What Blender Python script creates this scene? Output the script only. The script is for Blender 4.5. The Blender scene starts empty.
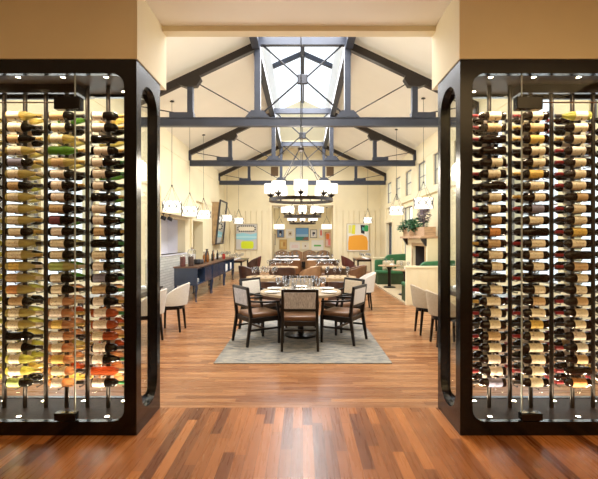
import bpy, bmesh, math, random
from mathutils import Vector, Matrix

RND = random.Random(11)
SC = bpy.context.scene
COL = SC.collection
PI = math.pi

# ------------------------------------------------------------------ camera
EYE = 1.62
cam_d = bpy.data.cameras.new('camera')
cam_d.sensor_width = 36.0
cam_d.lens = 430.0 / 598.0 * 36.0
cam_d.shift_x = -3.5 / 598.0
cam_d.shift_y = -1.5 / 598.0
cam_d.clip_end = 200
cam = bpy.data.objects.new('camera', cam_d)
COL.objects.link(cam)
cam.location = (0, 0, EYE)
cam.rotation_euler = (PI / 2, 0, 0)
SC.camera = cam

# ------------------------------------------------------------------ world, light, exposure
W = bpy.data.worlds.new('sky')
SC.world = W
W.use_nodes = True
W.node_tree.nodes['Background'].inputs[0].default_value = (0.86, 0.93, 1.0, 1)
W.node_tree.nodes['Background'].inputs[1].default_value = 1.8


def area(name, loc, rot, sx, sy, power, color):
    d = bpy.data.lights.new(name, 'AREA')
    d.shape = 'RECTANGLE'
    d.size, d.size_y, d.energy, d.color = sx, sy, power, color
    o = bpy.data.objects.new(name, d)
    COL.objects.link(o)
    o.location, o.rotation_euler = loc, rot
    return o


# daylight falling through the skylight and the side windows, warm lamps of the foyer
area('skylight_daylight', (0, 12.2, 6.02), (0, 0, 0), 1.7, 14.3, 960, (0.97, 0.98, 1.0))
area('window_daylight', (-3.7, 7.1, 2.0), (0, -PI / 2, 0), 2.6, 4.4, 60, (1.0, 0.98, 0.94))
area('window_daylight', (3.7, 7.1, 2.0), (0, PI / 2, 0), 2.6, 4.4, 40, (0.93, 0.97, 1.0))
area('foyer_lamps', (1.2, 0.2, 3.6), (0, 0, 0), 5.0, 3.0, 95, (1.0, 0.68, 0.32))
area('foyer_lamps', (1.5, -3.5, 2.2), (PI / 2, 0, 0), 5.0, 2.4, 36, (1.0, 0.72, 0.38))

SC.view_settings.view_transform = 'Standard'
SC.view_settings.look = 'None'
SC.view_settings.exposure = 0.16
SC.view_settings.gamma = 1.0
SC.view_settings.use_curve_mapping = False


# ------------------------------------------------------------------ materials
def new_mat(name):
    m = bpy.data.materials.new(name)
    m.use_nodes = True
    nt = m.node_tree
    return m, nt, nt.nodes, nt.links, nt.nodes['Principled BSDF']


def pm(name, col, rough=0.5, metal=0.0, spec=0.5, var=0.0, scale=8.0, bump=0.0, bscale=60.0, stretch=(1, 1, 1), coat=0.0):
    m, nt, N, L, b = new_mat(name)
    b.inputs['Base Color'].default_value = (*col, 1)
    b.inputs['Roughness'].default_value = rough
    b.inputs['Metallic'].default_value = metal
    b.inputs['Specular IOR Level'].default_value = spec
    b.inputs['Coat Weight'].default_value = coat
    if var or bump:
        tc = N.new('ShaderNodeTexCoord')
        mp = N.new('ShaderNodeMapping')
        mp.inputs['Scale'].default_value = stretch
        L.new(tc.outputs['Object'], mp.inputs['Vector'])
    if var:
        n = N.new('ShaderNodeTexNoise')
        n.inputs['Scale'].default_value = scale
        n.inputs['Detail'].default_value = 5
        L.new(mp.outputs['Vector'], n.inputs['Vector'])
        r = N.new('ShaderNodeValToRGB')
        r.color_ramp.elements[0].position = 0.3
        r.color_ramp.elements[1].position = 0.7
        r.color_ramp.elements[0].color = (*[max(0, c * (1 - var)) for c in col], 1)
        r.color_ramp.elements[1].color = (*[min(1, c * (1 + var)) for c in col], 1)
        L.new(n.outputs['Fac'], r.inputs['Fac'])
        L.new(r.outputs['Color'], b.inputs['Base Color'])
    if bump:
        n2 = N.new('ShaderNodeTexNoise')
        n2.inputs['Scale'].default_value = bscale
        L.new(mp.outputs['Vector'], n2.inputs['Vector'])
        bp = N.new('ShaderNodeBump')
        bp.inputs['Strength'].default_value = bump
        bp.inputs['Distance'].default_value = 0.01
        L.new(n2.outputs['Fac'], bp.inputs['Height'])
        L.new(bp.outputs['Normal'], b.inputs['Normal'])
    return m


def emit(name, col, s):
    m, nt, N, L, b = new_mat(name)
    b.inputs['Base Color'].default_value = (*col, 1)
    b.inputs['Emission Color'].default_value = (*col, 1)
    b.inputs['Emission Strength'].default_value = s
    return m


def pane(name, tint=(0.97, 0.98, 0.97), gloss=0.06, rough=0.02, rimtint=None, edge=0.6):
    m, nt, N, L, b = new_mat(name)
    N.remove(b)
    t = N.new('ShaderNodeBsdfTransparent')
    t.inputs[0].default_value = (*tint, 1)
    g = N.new('ShaderNodeBsdfGlossy')
    g.inputs['Roughness'].default_value = rough
    lw = N.new('ShaderNodeLayerWeight')
    lw.inputs['Blend'].default_value = 0.25
    if rimtint:
        rc = N.new('ShaderNodeValToRGB')
        rc.color_ramp.elements[0].position = 0.45
        rc.color_ramp.elements[0].color = (*tint, 1)
        rc.color_ramp.elements[1].position = 0.9
        rc.color_ramp.elements[1].color = (*rimtint, 1)
        lw2 = N.new('ShaderNodeLayerWeight')
        lw2.inputs['Blend'].default_value = 0.5
        L.new(lw2.outputs['Facing'], rc.inputs['Fac'])
        L.new(rc.outputs['Color'], t.inputs[0])
    mr = N.new('ShaderNodeMath')
    mr.operation = 'MULTIPLY_ADD'
    mr.inputs[1].default_value = edge
    mr.inputs[2].default_value = gloss
    L.new(lw.outputs['Facing'], mr.inputs[0])
    pw = N.new('ShaderNodeMath')
    pw.operation = 'POWER'
    pw.inputs[1].default_value = 2.0
    L.new(mr.outputs[0], pw.inputs[0])
    mx = N.new('ShaderNodeMixShader')
    L.new(pw.outputs[0], mx.inputs[0])
    L.new(t.outputs[0], mx.inputs[1])
    L.new(g.outputs[0], mx.inputs[2])
    L.new(mx.outputs[0], N['Material Output'].inputs[0])
    return m


def wine_glass_mat(name, col, thin=0.5):
    """bottle glass full of pale wine: lets light through, tinted"""
    m, nt, N, L, b = new_mat(name)
    N.remove(b)
    tl = N.new('ShaderNodeBsdfTranslucent')
    tl.inputs[0].default_value = (*col, 1)
    df = N.new('ShaderNodeBsdfDiffuse')
    df.inputs[0].default_value = (*col, 1)
    m0 = N.new('ShaderNodeMixShader')
    m0.inputs[0].default_value = 0.45
    L.new(tl.outputs[0], m0.inputs[1])
    L.new(df.outputs[0], m0.inputs[2])
    t = N.new('ShaderNodeBsdfTransparent')
    t.inputs[0].default_value = (*[c ** 0.6 for c in col], 1)
    m1 = N.new('ShaderNodeMixShader')
    m1.inputs[0].default_value = thin
    L.new(m0.outputs[0], m1.inputs[1])
    L.new(t.outputs[0], m1.inputs[2])
    g = N.new('ShaderNodeBsdfGlossy')
    g.inputs['Roughness'].default_value = 0.05
    fr = N.new('ShaderNodeFresnel')
    fr.inputs[0].default_value = 1.5
    m2 = N.new('ShaderNodeMixShader')
    L.new(fr.outputs[0], m2.inputs[0])
    L.new(m1.outputs[0], m2.inputs[1])
    L.new(g.outputs[0], m2.inputs[2])
    L.new(m2.outputs[0], N['Material Output'].inputs[0])
    return m


def label_mat(name, col, ink):
    m, nt, N, L, b = new_mat(name)
    b.inputs['Roughness'].default_value = 0.7
    tc = N.new('ShaderNodeTexCoord')
    mp = N.new('ShaderNodeMapping')
    mp.inputs['Scale'].default_value = (90, 40, 200)
    L.new(tc.outputs['Object'], mp.inputs['Vector'])
    oi = N.new('ShaderNodeObjectInfo')
    n = N.new('ShaderNodeTexNoise')
    n.noise_dimensions = '4D'
    n.inputs['Scale'].default_value = 1.0
    n.inputs['Detail'].default_value = 1.0
    L.new(mp.outputs['Vector'], n.inputs['Vector'])
    ml = N.new('ShaderNodeMath')
    ml.operation = 'MULTIPLY'
    ml.inputs[1].default_value = 50
    L.new(oi.outputs['Random'], ml.inputs[0])
    L.new(ml.outputs[0], n.inputs['W'])
    r = N.new('ShaderNodeValToRGB')
    r.color_ramp.elements[0].position = 0.60
    r.color_ramp.elements[1].position = 0.68
    r.color_ramp.elements[0].color = (*col, 1)
    r.color_ramp.elements[1].color = (*ink, 1)
    L.new(n.outputs['Fac'], r.inputs['Fac'])
    L.new(r.outputs['Color'], b.inputs['Base Color'])
    return m


def plank_mat(name, along_x, light, dark):
    """strip floor: boards of random length offset and tone, with grain"""
    m, nt, N, L, b = new_mat(name)
    geo = N.new('ShaderNodeNewGeometry')
    sp = N.new('ShaderNodeSeparateXYZ')
    L.new(geo.outputs['Position'], sp.inputs[0])
    U, V = (sp.outputs['X'], sp.outputs['Y']) if along_x else (sp.outputs['Y'], sp.outputs['X'])

    def math_(op, a, v2=None, lk2=None):
        n = N.new('ShaderNodeMath')
        n.operation = op
        L.new(a, n.inputs[0])
        if v2 is not None:
            n.inputs[1].default_value = v2
        if lk2 is not None:
            L.new(lk2, n.inputs[1])
        return n.outputs[0]

    vv = math_('DIVIDE', V, 0.085)
    row = math_('FLOOR', vv)
    wn = N.new('ShaderNodeTexWhiteNoise')
    wn.noise_dimensions = '1D'
    L.new(row, wn.inputs['W'])
    off = math_('MULTIPLY', wn.outputs['Value'], 7.0)
    uu = math_('DIVIDE', U, 0.95)
    uo = math_('ADD', uu, lk2=off)
    colm = math_('FLOOR', uo)
    cb = N.new('ShaderNodeCombineXYZ')
    L.new(row, cb.inputs[0])
    L.new(colm, cb.inputs[1])
    w2 = N.new('ShaderNodeTexWhiteNoise')
    w2.noise_dimensions = '3D'
    L.new(cb.outputs[0], w2.inputs['Vector'])
    mp = N.new('ShaderNodeMapping')
    mp.inputs['Scale'].default_value = (2.0, 38, 1) if along_x else (38, 2.0, 1)
    L.new(geo.outputs['Position'], mp.inputs['Vector'])
    gr = N.new('ShaderNodeTexNoise')
    gr.inputs['Scale'].default_value = 1.0
    gr.inputs['Detail'].default_value = 4
    L.new(mp.outputs[0], gr.inputs['Vector'])
    g2 = math_('MULTIPLY_ADD', gr.outputs['Fac'], 0.5)
    N[g2.node.name].inputs[2].default_value = -0.25
    t = math_('ADD', w2.outputs['Value'], lk2=g2)
    r = N.new('ShaderNodeValToRGB')
    e = r.color_ramp.elements
    e[0].position, e[0].color = 0.0, (*dark, 1)
    e[1].position, e[1].color = 1.0, (*light, 1)
    k = e.new(0.5)
    k.color = (*[(a * 0.45 + c * 0.55) for a, c in zip(dark, light)], 1)
    L.new(t, r.inputs['Fac'])
    # seams
    fv = math_('FRACT', vv)
    fu = math_('FRACT', uo)
    s1 = math_('LESS_THAN', fv, 0.035)
    s2 = math_('LESS_THAN', fu, 0.004)
    s = math_('MAXIMUM', s1, lk2=s2)
    mx = N.new('ShaderNodeMix')
    mx.data_type = 'RGBA'
    sm = math_('MULTIPLY', s, 0.55)
    L.new(sm, mx.inputs[0])
    L.new(r.outputs['Color'], mx.inputs[6])
    mx.inputs[7].default_value = (dark[0] * 0.4, dark[1] * 0.35, dark[2] * 0.3, 1)
    L.new(mx.outputs[2], b.inputs['Base Color'])
    rr = math_('MULTIPLY_ADD', gr.outputs['Fac'], 0.12)
    N[rr.node.name].inputs[2].default_value = 0.22
    L.new(rr, b.inputs['Roughness'])
    b.inputs['Specular IOR Level'].default_value = 0.28
    return m


M = {}
M['paint'] = pm('cream_paint', (0.83, 0.735, 0.50), 0.75, var=0.03, scale=2.0, bump=0.05, bscale=120)
M['ceil'] = pm('warm_white_ceiling', (0.87, 0.84, 0.75), 0.85, var=0.02, scale=1.5)
M['white'] = pm('white_plaster', (0.86, 0.86, 0.84), 0.8, var=0.02)
M['steel'] = pm('blue_grey_steel', (0.034, 0.039, 0.056), 0.42, 0.0, 0.4, var=0.15, scale=3)
M['rod'] = pm('dark_rod', (0.03, 0.03, 0.035), 0.4, 0.6)
M['black'] = pm('black_lacquer', (0.003, 0.003, 0.0045), 0.2, 0.0, 0.45)
M['caseceil'] = pm('dark_bronze_panel', (0.06, 0.047, 0.038), 0.5, 0.0, 0.3)
M['casefloor'] = pm('dark_stone_floor', (0.030, 0.021, 0.017), 0.5, 0, 0.12, var=0.3, scale=10)
M['post'] = pm('rack_metal', (0.075, 0.066, 0.062), 0.32, 0.8)
M['winframe'] = pm('grey_window_frame', (0.22, 0.20, 0.18), 0.5)
M['edge'] = pm('glass_edge_green', (0.42, 0.47, 0.45), 0.3)
M['chrome'] = pm('chrome', (0.6, 0.6, 0.6), 0.2, 1.0)
M['glass'] = pane('case_glass')
M['winglass'] = pane('window_glass', (0.98, 0.99, 1.0), 0.04, edge=0.2)
M['table_glass'] = pane('drinking_glass', (0.94, 0.95, 0.97), 0.22, 0.03, (0.30, 0.32, 0.36))
M['floor_hall'] = plank_mat('strip_floor_across', True, (0.40, 0.185, 0.075), (0.215, 0.083, 0.031))
M['floor_foyer'] = plank_mat('strip_floor_lengthwise', False, (0.43, 0.16, 0.047), (0.125, 0.036, 0.009))
M['dwood'] = pm('espresso_wood', (0.008, 0.0058, 0.0052), 0.32, 0, 0.32, var=0.3, scale=20, stretch=(1, 1, 0.2))
M['leather'] = pm('brown_leather', (0.17, 0.08, 0.036), 0.38, 0, 0.5, var=0.2, scale=9, bump=0.15, bscale=90)
M['tubleather'] = pm('dark_brown_leather', (0.055, 0.024, 0.014), 0.4, 0, 0.5, var=0.25, scale=7)
M['tan'] = pm('tan_leather', (0.31, 0.175, 0.085), 0.45, 0, 0.5, var=0.15, scale=7)
M['maroon'] = pm('maroon_leather', (0.10, 0.025, 0.02), 0.4, 0, 0.5, var=0.25, scale=7)
M['weave'] = pm('grey_weave', (0.43, 0.42, 0.43), 0.9, var=0.35, scale=90, stretch=(1, 1, 0.25), bump=0.3, bscale=160)
M['palefab'] = pm('pale_grey_fabric', (0.66, 0.62, 0.56), 0.9, var=0.08, scale=60)
M['beige'] = pm('beige_fabric', (0.48, 0.39, 0.28), 0.85, var=0.1, scale=40)
M['green'] = pm('green_velvet', (0.028, 0.13, 0.05), 0.6, 0, 0.4, var=0.25, scale=5)
M['dkgreen'] = pm('dark_green_base', (0.022, 0.05, 0.018), 0.6, var=0.2)
M['navy'] = pm('navy_paint', (0.020, 0.036, 0.075), 0.25, 0, 0.5, var=0.12, scale=5)
M['walnut'] = pm('walnut_top', (0.10, 0.042, 0.02), 0.3, var=0.3, scale=6, stretch=(6, 0.6, 1))
M['oak'] = pm('pale_oak', (0.42, 0.28, 0.145), 0.4, var=0.25, scale=7, stretch=(1, 5, 1))
M['stone'] = pm('pale_table_stone', (0.40, 0.31, 0.21), 0.25, var=0.25, scale=6)
M['linen'] = pm('white_linen', (0.85, 0.84, 0.82), 0.8)
M['china'] = pm('white_china', (0.85, 0.84, 0.81), 0.2)
M['bronze'] = pm('dark_bronze', (0.030, 0.023, 0.020), 0.34, 0.5)
M['shade'] = emit('lit_white_shade', (1.0, 0.95, 0.84), 1.0)
M['lamp'] = emit('glowing_lens', (1.0, 0.80, 0.52), 45.0)
M['tile'] = None
M['lav'] = pm('lavender_grey_panel', (0.74, 0.73, 0.79), 0.3, var=0.02)
M['mirror'] = pm('mirror_glass', (0.75, 0.78, 0.82), 0.03, 1.0)
M['carpet'] = pm('beige_carpet', (0.46, 0.36, 0.22), 0.95, var=0.1, scale=60)
M['brown'] = pm('brown_grille', (0.16, 0.09, 0.035), 0.6)
M['soil'] = pm('plank_box', (0.50, 0.33, 0.20), 0.7, var=0.25, scale=6, stretch=(1, 6, 6))
M['leafg'] = pm('leaf_green', (0.04, 0.15, 0.06), 0.5, var=0.4, scale=14)
M['leafp'] = pm('grey_purple_leaf', (0.22, 0.17, 0.21), 0.7, var=0.3, scale=14)
M['fire'] = pm('dark_firebox', (0.05, 0.04, 0.035), 0.7)
M['slate'] = pm('grey_slate', (0.05, 0.045, 0.045), 0.5)
M['amber'] = wine_glass_mat('amber_glass', (0.5, 0.2, 0.04), 0.3)
M['redliq'] = pm('red_glass', (0.35, 0.02, 0.015), 0.1)
M['pillow'] = pm('striped_pillow', (0.55, 0.47, 0.32), 0.9, var=0.3, scale=20, stretch=(1, 0.1, 4))


def tile_mat():
    m, nt, N, L, b = new_mat('white_brick_tile')
    geo = N.new('ShaderNodeNewGeometry')
    sp = N.new('ShaderNodeSeparateXYZ')
    L.new(geo.outputs['Position'], sp.inputs[0])
    cb = N.new('ShaderNodeCombineXYZ')
    L.new(sp.outputs['Y'], cb.inputs[0])
    L.new(sp.outputs['Z'], cb.inputs[1])
    br = N.new('ShaderNodeTexBrick')
    br.inputs['Scale'].default_value = 1.0
    br.inputs['Brick Width'].default_value = 0.30
    br.inputs['Row Height'].default_value = 0.075
    br.inputs['Mortar Size'].default_value = 0.006
    br.inputs['Color1'].default_value = (0.72, 0.72, 0.66, 1)
    br.inputs['Color2'].default_value = (0.60, 0.60, 0.55, 1)
    br.inputs['Mortar'].default_value = (0.34, 0.33, 0.30, 1)
    L.new(cb.outputs[0], br.inputs['Vector'])
    L.new(br.outputs['Color'], b.inputs['Base Color'])
    b.inputs['Roughness'].default_value = 0.3
    return m


def rug_mat():
    m, nt, N, L, b = new_mat('worn_blue_grey_rug')
    tc = N.new('ShaderNodeTexCoord')
    n = N.new('ShaderNodeTexNoise')
    n.inputs['Scale'].default_value = 5.5
    n.inputs['Detail'].default_value = 9
    n.inputs['Roughness'].default_value = 0.72
    mp = N.new('ShaderNodeMapping')
    mp.inputs['Scale'].default_value = (1, 2.4, 1)
    L.new(tc.outputs['Object'], mp.inputs[0])
    L.new(mp.outputs[0], n.inputs['Vector'])
    r = N.new('ShaderNodeValToRGB')
    e = r.color_ramp.elements
    e[0].position, e[0].color = 0.34, (0.115, 0.12, 0.135, 1)
    e[1].position, e[1].color = 0.66, (0.42, 0.37, 0.285, 1)
    k = e.new(0.5)
    k.color = (0.285, 0.27, 0.24, 1)
    L.new(n.outputs['Fac'], r.inputs['Fac'])
    L.new(r.outputs['Color'], b.inputs['Base Color'])
    b.inputs['Roughness'].default_value = 0.95
    b.inputs['Specular IOR Level'].default_value = 0.1
    return m


M['tile'] = tile_mat()
M['rug'] = rug_mat()


# ------------------------------------------------------------------ mesh builder
class MB:
    def __init__(self):
        self.v, self.f, self.mi = [], [], []
        self.M = Matrix.Identity(4)
        self.m = 0

    def add(self, vs, fs):
        o = len(self.v)
        self.v += [tuple(self.M @ Vector(p)) for p in vs]
        for f in fs:
            self.f.append([i + o for i in f])
            self.mi.append(self.m)
        return self

    def box(self, x0, x1, y0, y1, z0, z1):
        vs = [(x, y, z) for z in (z0, z1) for y in (y0, y1) for x in (x0, x1)]
        return self.add(vs, [(0, 2, 3, 1), (4, 5, 7, 6), (0, 1, 5, 4), (2, 6, 7, 3), (0, 4, 6, 2), (1, 3, 7, 5)])

    def bar(self, p0, p1, w, h, up=(0, 0, 1), w1=None, h1=None):
        p0, p1 = Vector(p0), Vector(p1)
        d = (p1 - p0).normalized()
        u = Vector(up)
        if abs(d.dot(u)) > 0.97:
            u = Vector((0, 1, 0))
        s = d.cross(u).normalized()
        u = s.cross(d).normalized()
        w1, h1 = w1 or w, h1 or h
        vs = []
        for p, a, c in ((p0, w, h), (p1, w1, h1)):
            for sx, sz in ((-1, -1), (1, -1), (1, 1), (-1, 1)):
                vs.append(p + s * (sx * a / 2) + u * (sz * c / 2))
        return self.add(vs, [(3, 2, 1, 0), (4, 5, 6, 7), (0, 1, 5, 4), (1, 2, 6, 5), (2, 3, 7, 6), (3, 0, 4, 7)])

    def tube(self, pts, r, n=8, cap=True):
        pts = [Vector(p) for p in pts]
        rs = r if isinstance(r, (list, tuple)) else [r] * len(pts)
        vs, fs = [], []
        ref = None
        for i, p in enumerate(pts):
            a = pts[max(0, i - 1)]
            c = pts[min(len(pts) - 1, i + 1)]
            d = (c - a).normalized()
            if ref is None:
                ref = Vector((0, 0, 1)) if abs(d.z) < 0.9 else Vector((1, 0, 0))
            s = d.cross(ref).normalized()
            ref = s.cross(d).normalized()
            for k in range(n):
                t = 2 * PI * k / n
                vs.append(p + (s * math.cos(t) + ref * math.sin(t)) * rs[i])
        for i in range(len(pts) - 1):
            for k in range(n):
                k2 = (k + 1) % n
                fs.append((i * n + k, i * n + k2, (i + 1) * n + k2, (i + 1) * n + k))
        if cap:
            fs.append(tuple(range(n))[::-1])
            fs.append(tuple((len(pts) - 1) * n + k for k in range(n)))
        return self.add(vs, fs)

    def lathe(self, prof, n=16, axis='z', c=(0, 0, 0), close=False):
        vs, fs = [], []
        for (r, h) in prof:
            for k in range(n):
                t = 2 * PI * k / n
                a, b = r * math.cos(t), r * math.sin(t)
                p = (a, b, h) if axis == 'z' else ((h, a, b) if axis == 'x' else (a, h, b))
                vs.append((p[0] + c[0], p[1] + c[1], p[2] + c[2]))
        m = len(prof)
        for i in range(m if close else m - 1):
            j = (i + 1) % m
            for k in range(n):
                k2 = (k + 1) % n
                fs.append((i * n + k, i * n + k2, j * n + k2, j * n + k))
        if not close:
            fs.append(tuple(range(n))[::-1])
            fs.append(tuple((m - 1) * n + k for k in range(n)))
        return self.add(vs, fs)

    def prism(self, poly, fn, d0, d1):
        """poly of 2-D points, fn(a, b, d) -> 3-D point, extruded from d0 to d1"""
        n = len(poly)
        vs = [fn(a, b, d0) for a, b in poly] + [fn(a, b, d1) for a, b in poly]
        fs = [tuple(range(n))[::-1], tuple(range(n, 2 * n))]
        fs += [(i, (i + 1) % n, n + (i + 1) % n, n + i) for i in range(n)]
        return self.add(vs, fs)

    def ringframe(self, a0, a1, b0, b1, ia0, ia1, ib0, ib1, rad, fn, d0, d1, seg=6):
        """rectangle a0..a1 x b0..b1 with a rounded-corner opening"""
        inner, outer = [], []
        cs = [((ia1 - rad, ib1 - rad), 0, (a1, b1)), ((ia0 + rad, ib1 - rad), 90, (a0, b1)),
              ((ia0 + rad, ib0 + rad), 180, (a0, b0)), ((ia1 - rad, ib0 + rad), 270, (a1, b0))]
        for (cx, cy), st, oc in cs:
            for k in range(seg + 1):
                t = math.radians(st + 90 * k / seg)
                inner.append((cx + rad * math.cos(t), cy + rad * math.sin(t)))
                outer.append(oc)
        n = len(inner)
        vs = []
        for d in (d0, d1):
            vs += [fn(a, b, d) for a, b in inner]
        oi = len(vs)
        corners = [c[2] for c in cs]
        for d in (d0, d1):
            vs += [fn(a, b, d) for a, b in corners]
        fs = []
        for L_ in (0, 1):
            for i in range(n):
                j = (i + 1) % n
                ci, cj = i // (seg + 1), j // (seg + 1)
                if ci == cj:
                    fs.append((L_ * n + i, L_ * n + j, oi + L_ * 4 + ci))
                else:
                    fs.append((L_ * n + i, L_ * n + j, oi + L_ * 4 + cj, oi + L_ * 4 + ci))
        for i in range(n):
            j = (i + 1) % n
            fs.append((i, j, n + j, n + i))
        for c in range(4):
            e = (c + 1) % 4
            fs.append((oi + c, oi + e, oi + 4 + e, oi + 4 + c))
        return self.add(vs, fs)

    def mesh(self, name, mats, recalc=True, angle=38):
        me = bpy.data.meshes.new(name)
        me.from_pydata(self.v, [], self.f)
        if not isinstance(mats, (list, tuple)):
            mats = [mats]
        for m in mats:
            me.materials.append(m)
        me.polygons.foreach_set('material_index', self.mi)
        if recalc:
            bm = bmesh.new()
            bm.from_mesh(me)
            bmesh.ops.recalc_face_normals(bm, faces=bm.faces)
            bm.to_mesh(me)
            bm.free()
        me.polygons.foreach_set('use_smooth', [True] * len(me.polygons))
        me.set_sharp_from_angle(angle=math.radians(angle))
        me.update()
        return me

    def build(self, name, mats, parent=None, loc=(0, 0, 0), rotz=0, bevel=0.0):
        return put(name, self.mesh(name, mats), parent, loc, rotz, bevel)


def put(name, me, parent=None, loc=(0, 0, 0), rotz=0, bevel=0.0):
    o = bpy.data.objects.new(name, me)
    COL.objects.link(o)
    o.location = loc
    o.rotation_euler = (0, 0, rotz)
    if parent is not None:
        o.parent = parent
    if bevel:
        md = o.modifiers.new('bevel', 'BEVEL')
        md.width, md.segments, md.limit_method, md.angle_limit = bevel, 2, 'ANGLE', math.radians(40)
    return o


def tag(o, label, cat, group=None):
    o['label'], o['category'] = label, cat
    if group:
        o['group'] = group
    return o


def thing(name, label, cat, loc=(0, 0, 0), rotz=0, group=None):
    o = bpy.data.objects.new(name, None)
    o.empty_display_size = 0.1
    COL.objects.link(o)
    o.location, o.rotation_euler = loc, (0, 0, rotz)
    return tag(o, label, cat, group)


KIDS = {}


def dup(root, loc, rotz, label, group=None):
    """copy of a thing with copies of its parts and sub-parts"""
    if not KIDS:
        pass
    r = root.copy()
    COL.objects.link(r)
    r.location, r.rotation_euler = loc, (0, 0, rotz)
    r['label'] = label
    if group:
        r['group'] = group
    for ch in root.children:
        c = ch.copy()
        COL.objects.link(c)
        c.parent = r
        for g in ch.children:
            d = g.copy()
            COL.objects.link(d)
            d.parent = c
    return r


def struct(name, mb, mats, bevel=0.0, parent=None):
    o = mb.build(name, mats, parent, bevel=bevel)
    if parent is None:
        o['kind'] = 'structure'
    return o


ORD = ('first second third fourth fifth sixth seventh eighth ninth tenth eleventh twelfth thirteenth fourteenth fifteenth '
       'sixteenth seventeenth eighteenth nineteenth twentieth twenty-first twenty-second twenty-third twenty-fourth').split()


def wall_holes(fixed, thick, u0, u1, v0, v1, holes, axis):
    """upright wall slab; axis 'x': plane x=fixed with u along y; axis 'y': plane y=fixed with u along x"""
    us = sorted({u0, u1, *[h[0] for h in holes], *[h[1] for h in holes]})
    vs_ = sorted({v0, v1, *[h[2] for h in holes], *[h[3] for h in holes]})
    us = [u for u in us if u0 <= u <= u1]
    vs_ = [v for v in vs_ if v0 <= v <= v1]

    def solid(i, j):
        if i < 0 or j < 0 or i >= len(us) - 1 or j >= len(vs_) - 1:
            return False
        cu, cv = (us[i] + us[i + 1]) / 2, (vs_[j] + vs_[j + 1]) / 2
        return not any(h[0] < cu < h[1] and h[2] < cv < h[3] for h in holes)

    def P(u, v, d):
        return (fixed + d, u, v) if axis == 'x' else (u, fixed + d, v)
    mb = MB()
    for i in range(len(us) - 1):
        for j in range(len(vs_) - 1):
            if not solid(i, j):
                continue
            a, b, c, d = us[i], us[i + 1], vs_[j], vs_[j + 1]
            for t in (0, thick):
                mb.add([P(a, c, t), P(b, c, t), P(b, d, t), P(a, d, t)], [(0, 1, 2, 3)])
            for (di, dj, e) in ((-1, 0, ((a, c), (a, d))), (1, 0, ((b, c), (b, d))), (0, -1, ((a, c), (b, c))), (0, 1, ((a, d), (b, d)))):
                if not solid(i + di, j + dj):
                    (p, q), (r, s) = e
                    mb.add([P(p, q, 0), P(r, s, 0), P(r, s, thick), P(p, q, thick)], [(0, 1, 2, 3)])
    # weld so normals come out consistent
    key, remap, nv = {}, [], []
    for p in mb.v:
        k = tuple(round(c, 5) for c in p)
        if k not in key:
            key[k] = len(nv)
            nv.append(p)
        remap.append(key[k])
    mb.v = nv
    mb.f = [[remap[i] for i in f] for f in mb.f]
    return mb


# ================================================================== SETTING
HW = 3.8            # half width of the hall
Y0, Y1 = 4.27, 20.9  # hall front and back
EAVE = 4.65
SL = 0.47
C0 = -0.034         # middle of the doorway between the two wine cases


def roof(x):
    return EAVE + (HW - abs(x)) * SL


struct('floor_foyer', MB().box(-6, 6, -5, 4.107, -0.1, 0), M['floor_foyer'])
struct('floor_hall', MB().box(-4.6, 4.6, 4.107, 23.2, -0.1, 0), M['floor_hall'])
struct('ceiling_foyer', MB().box(-6.1, 6.1, -5.1, 4.15, 3.667, 3.78), M['ceil'])
struct('wall_foyer_left', MB().box(-6.15, -6, -5.1, 4.2, 0, 3.7), M['paint'])
struct('wall_foyer_right', MB().box(6, 6.15, -5.1, 4.2, 0, 3.7), M['paint'])
struct('wall_foyer_back', MB().box(-6.15, 6.15, -5.15, -5, 0, 3.7), M['paint'])
LX, RX = -1.361, 1.293
CO = 3.40           # outer end of the cases from the axis
struct('wall_front_left', MB().box(-6, LX + 0.008, 3.52, Y0, 3.088, 3.72).box(-6, -CO, 3.52, Y0, 0, 3.088), M['paint'])
struct('wall_front_right', MB().box(RX - 0.008, 6, 3.52, Y0, 3.088, 3.72).box(CO, 6, 3.52, Y0, 0, 3.088), M['paint'])
g = MB()
g.prism([(-4.0, 3.617), (4.0, 3.617), (4.0, EAVE), (1.05, roof(1.05)), (1.05, 7.4), (0, 7.9), (-1.05, 7.4), (-1.05, roof(1.05)), (-4.0, EAVE)],
        lambda a, b, d: (a, d, b), 4.15, Y0)
struct('wall_gable_front', g, M['paint'])

# left hall wall: windows, kitchen pass, doorway
CL = [(c - 0.45, c + 0.45, 3.15, 4.05) for c in (18.85, 17.15, 15.45, 13.75, 12.05, 10.35, 8.65, 6.95, 5.25)]
FRONTW = [(4.75, 6.25, 0.9, 2.75), (6.4, 7.9, 0.9, 2.75), (8.05, 9.55, 0.9, 2.75)]
struct('wall_left', wall_holes(-HW, -0.25, 4.2, 22.95, 0, EAVE + 0.02,
                               FRONTW + [(11.55, 13.95, 1.15, 2.2), (14.65, 16.1, 0, 2.22)], 'x'), M['paint'])
struct('wall_right', wall_holes(HW, 0.25, 4.2, 22.95, 0, EAVE + 0.02,
                                FRONTW + CL + [(17.95, 19.2, 0, 2.29), (14.9, 16.1, 1.0, 2.75)], 'x'), M['paint'])
struct('wall_back', wall_holes(Y1, 0.2, -HW, HW, 0, EAVE, [(-1.49, 1.49, 0, 3.2)], 'y'), M['paint'])
g = MB()
g.prism([(-HW, EAVE), (HW, EAVE), (1.05, roof(1.05)), (1.05, 7.4), (0, 7.9), (-1.05, 7.4), (-1.05, roof(1.05))],
        lambda a, b, d: (a, d, b), Y1, Y1 + 0.2)
struct('wall_gable_back', g, M['paint'])
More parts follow.
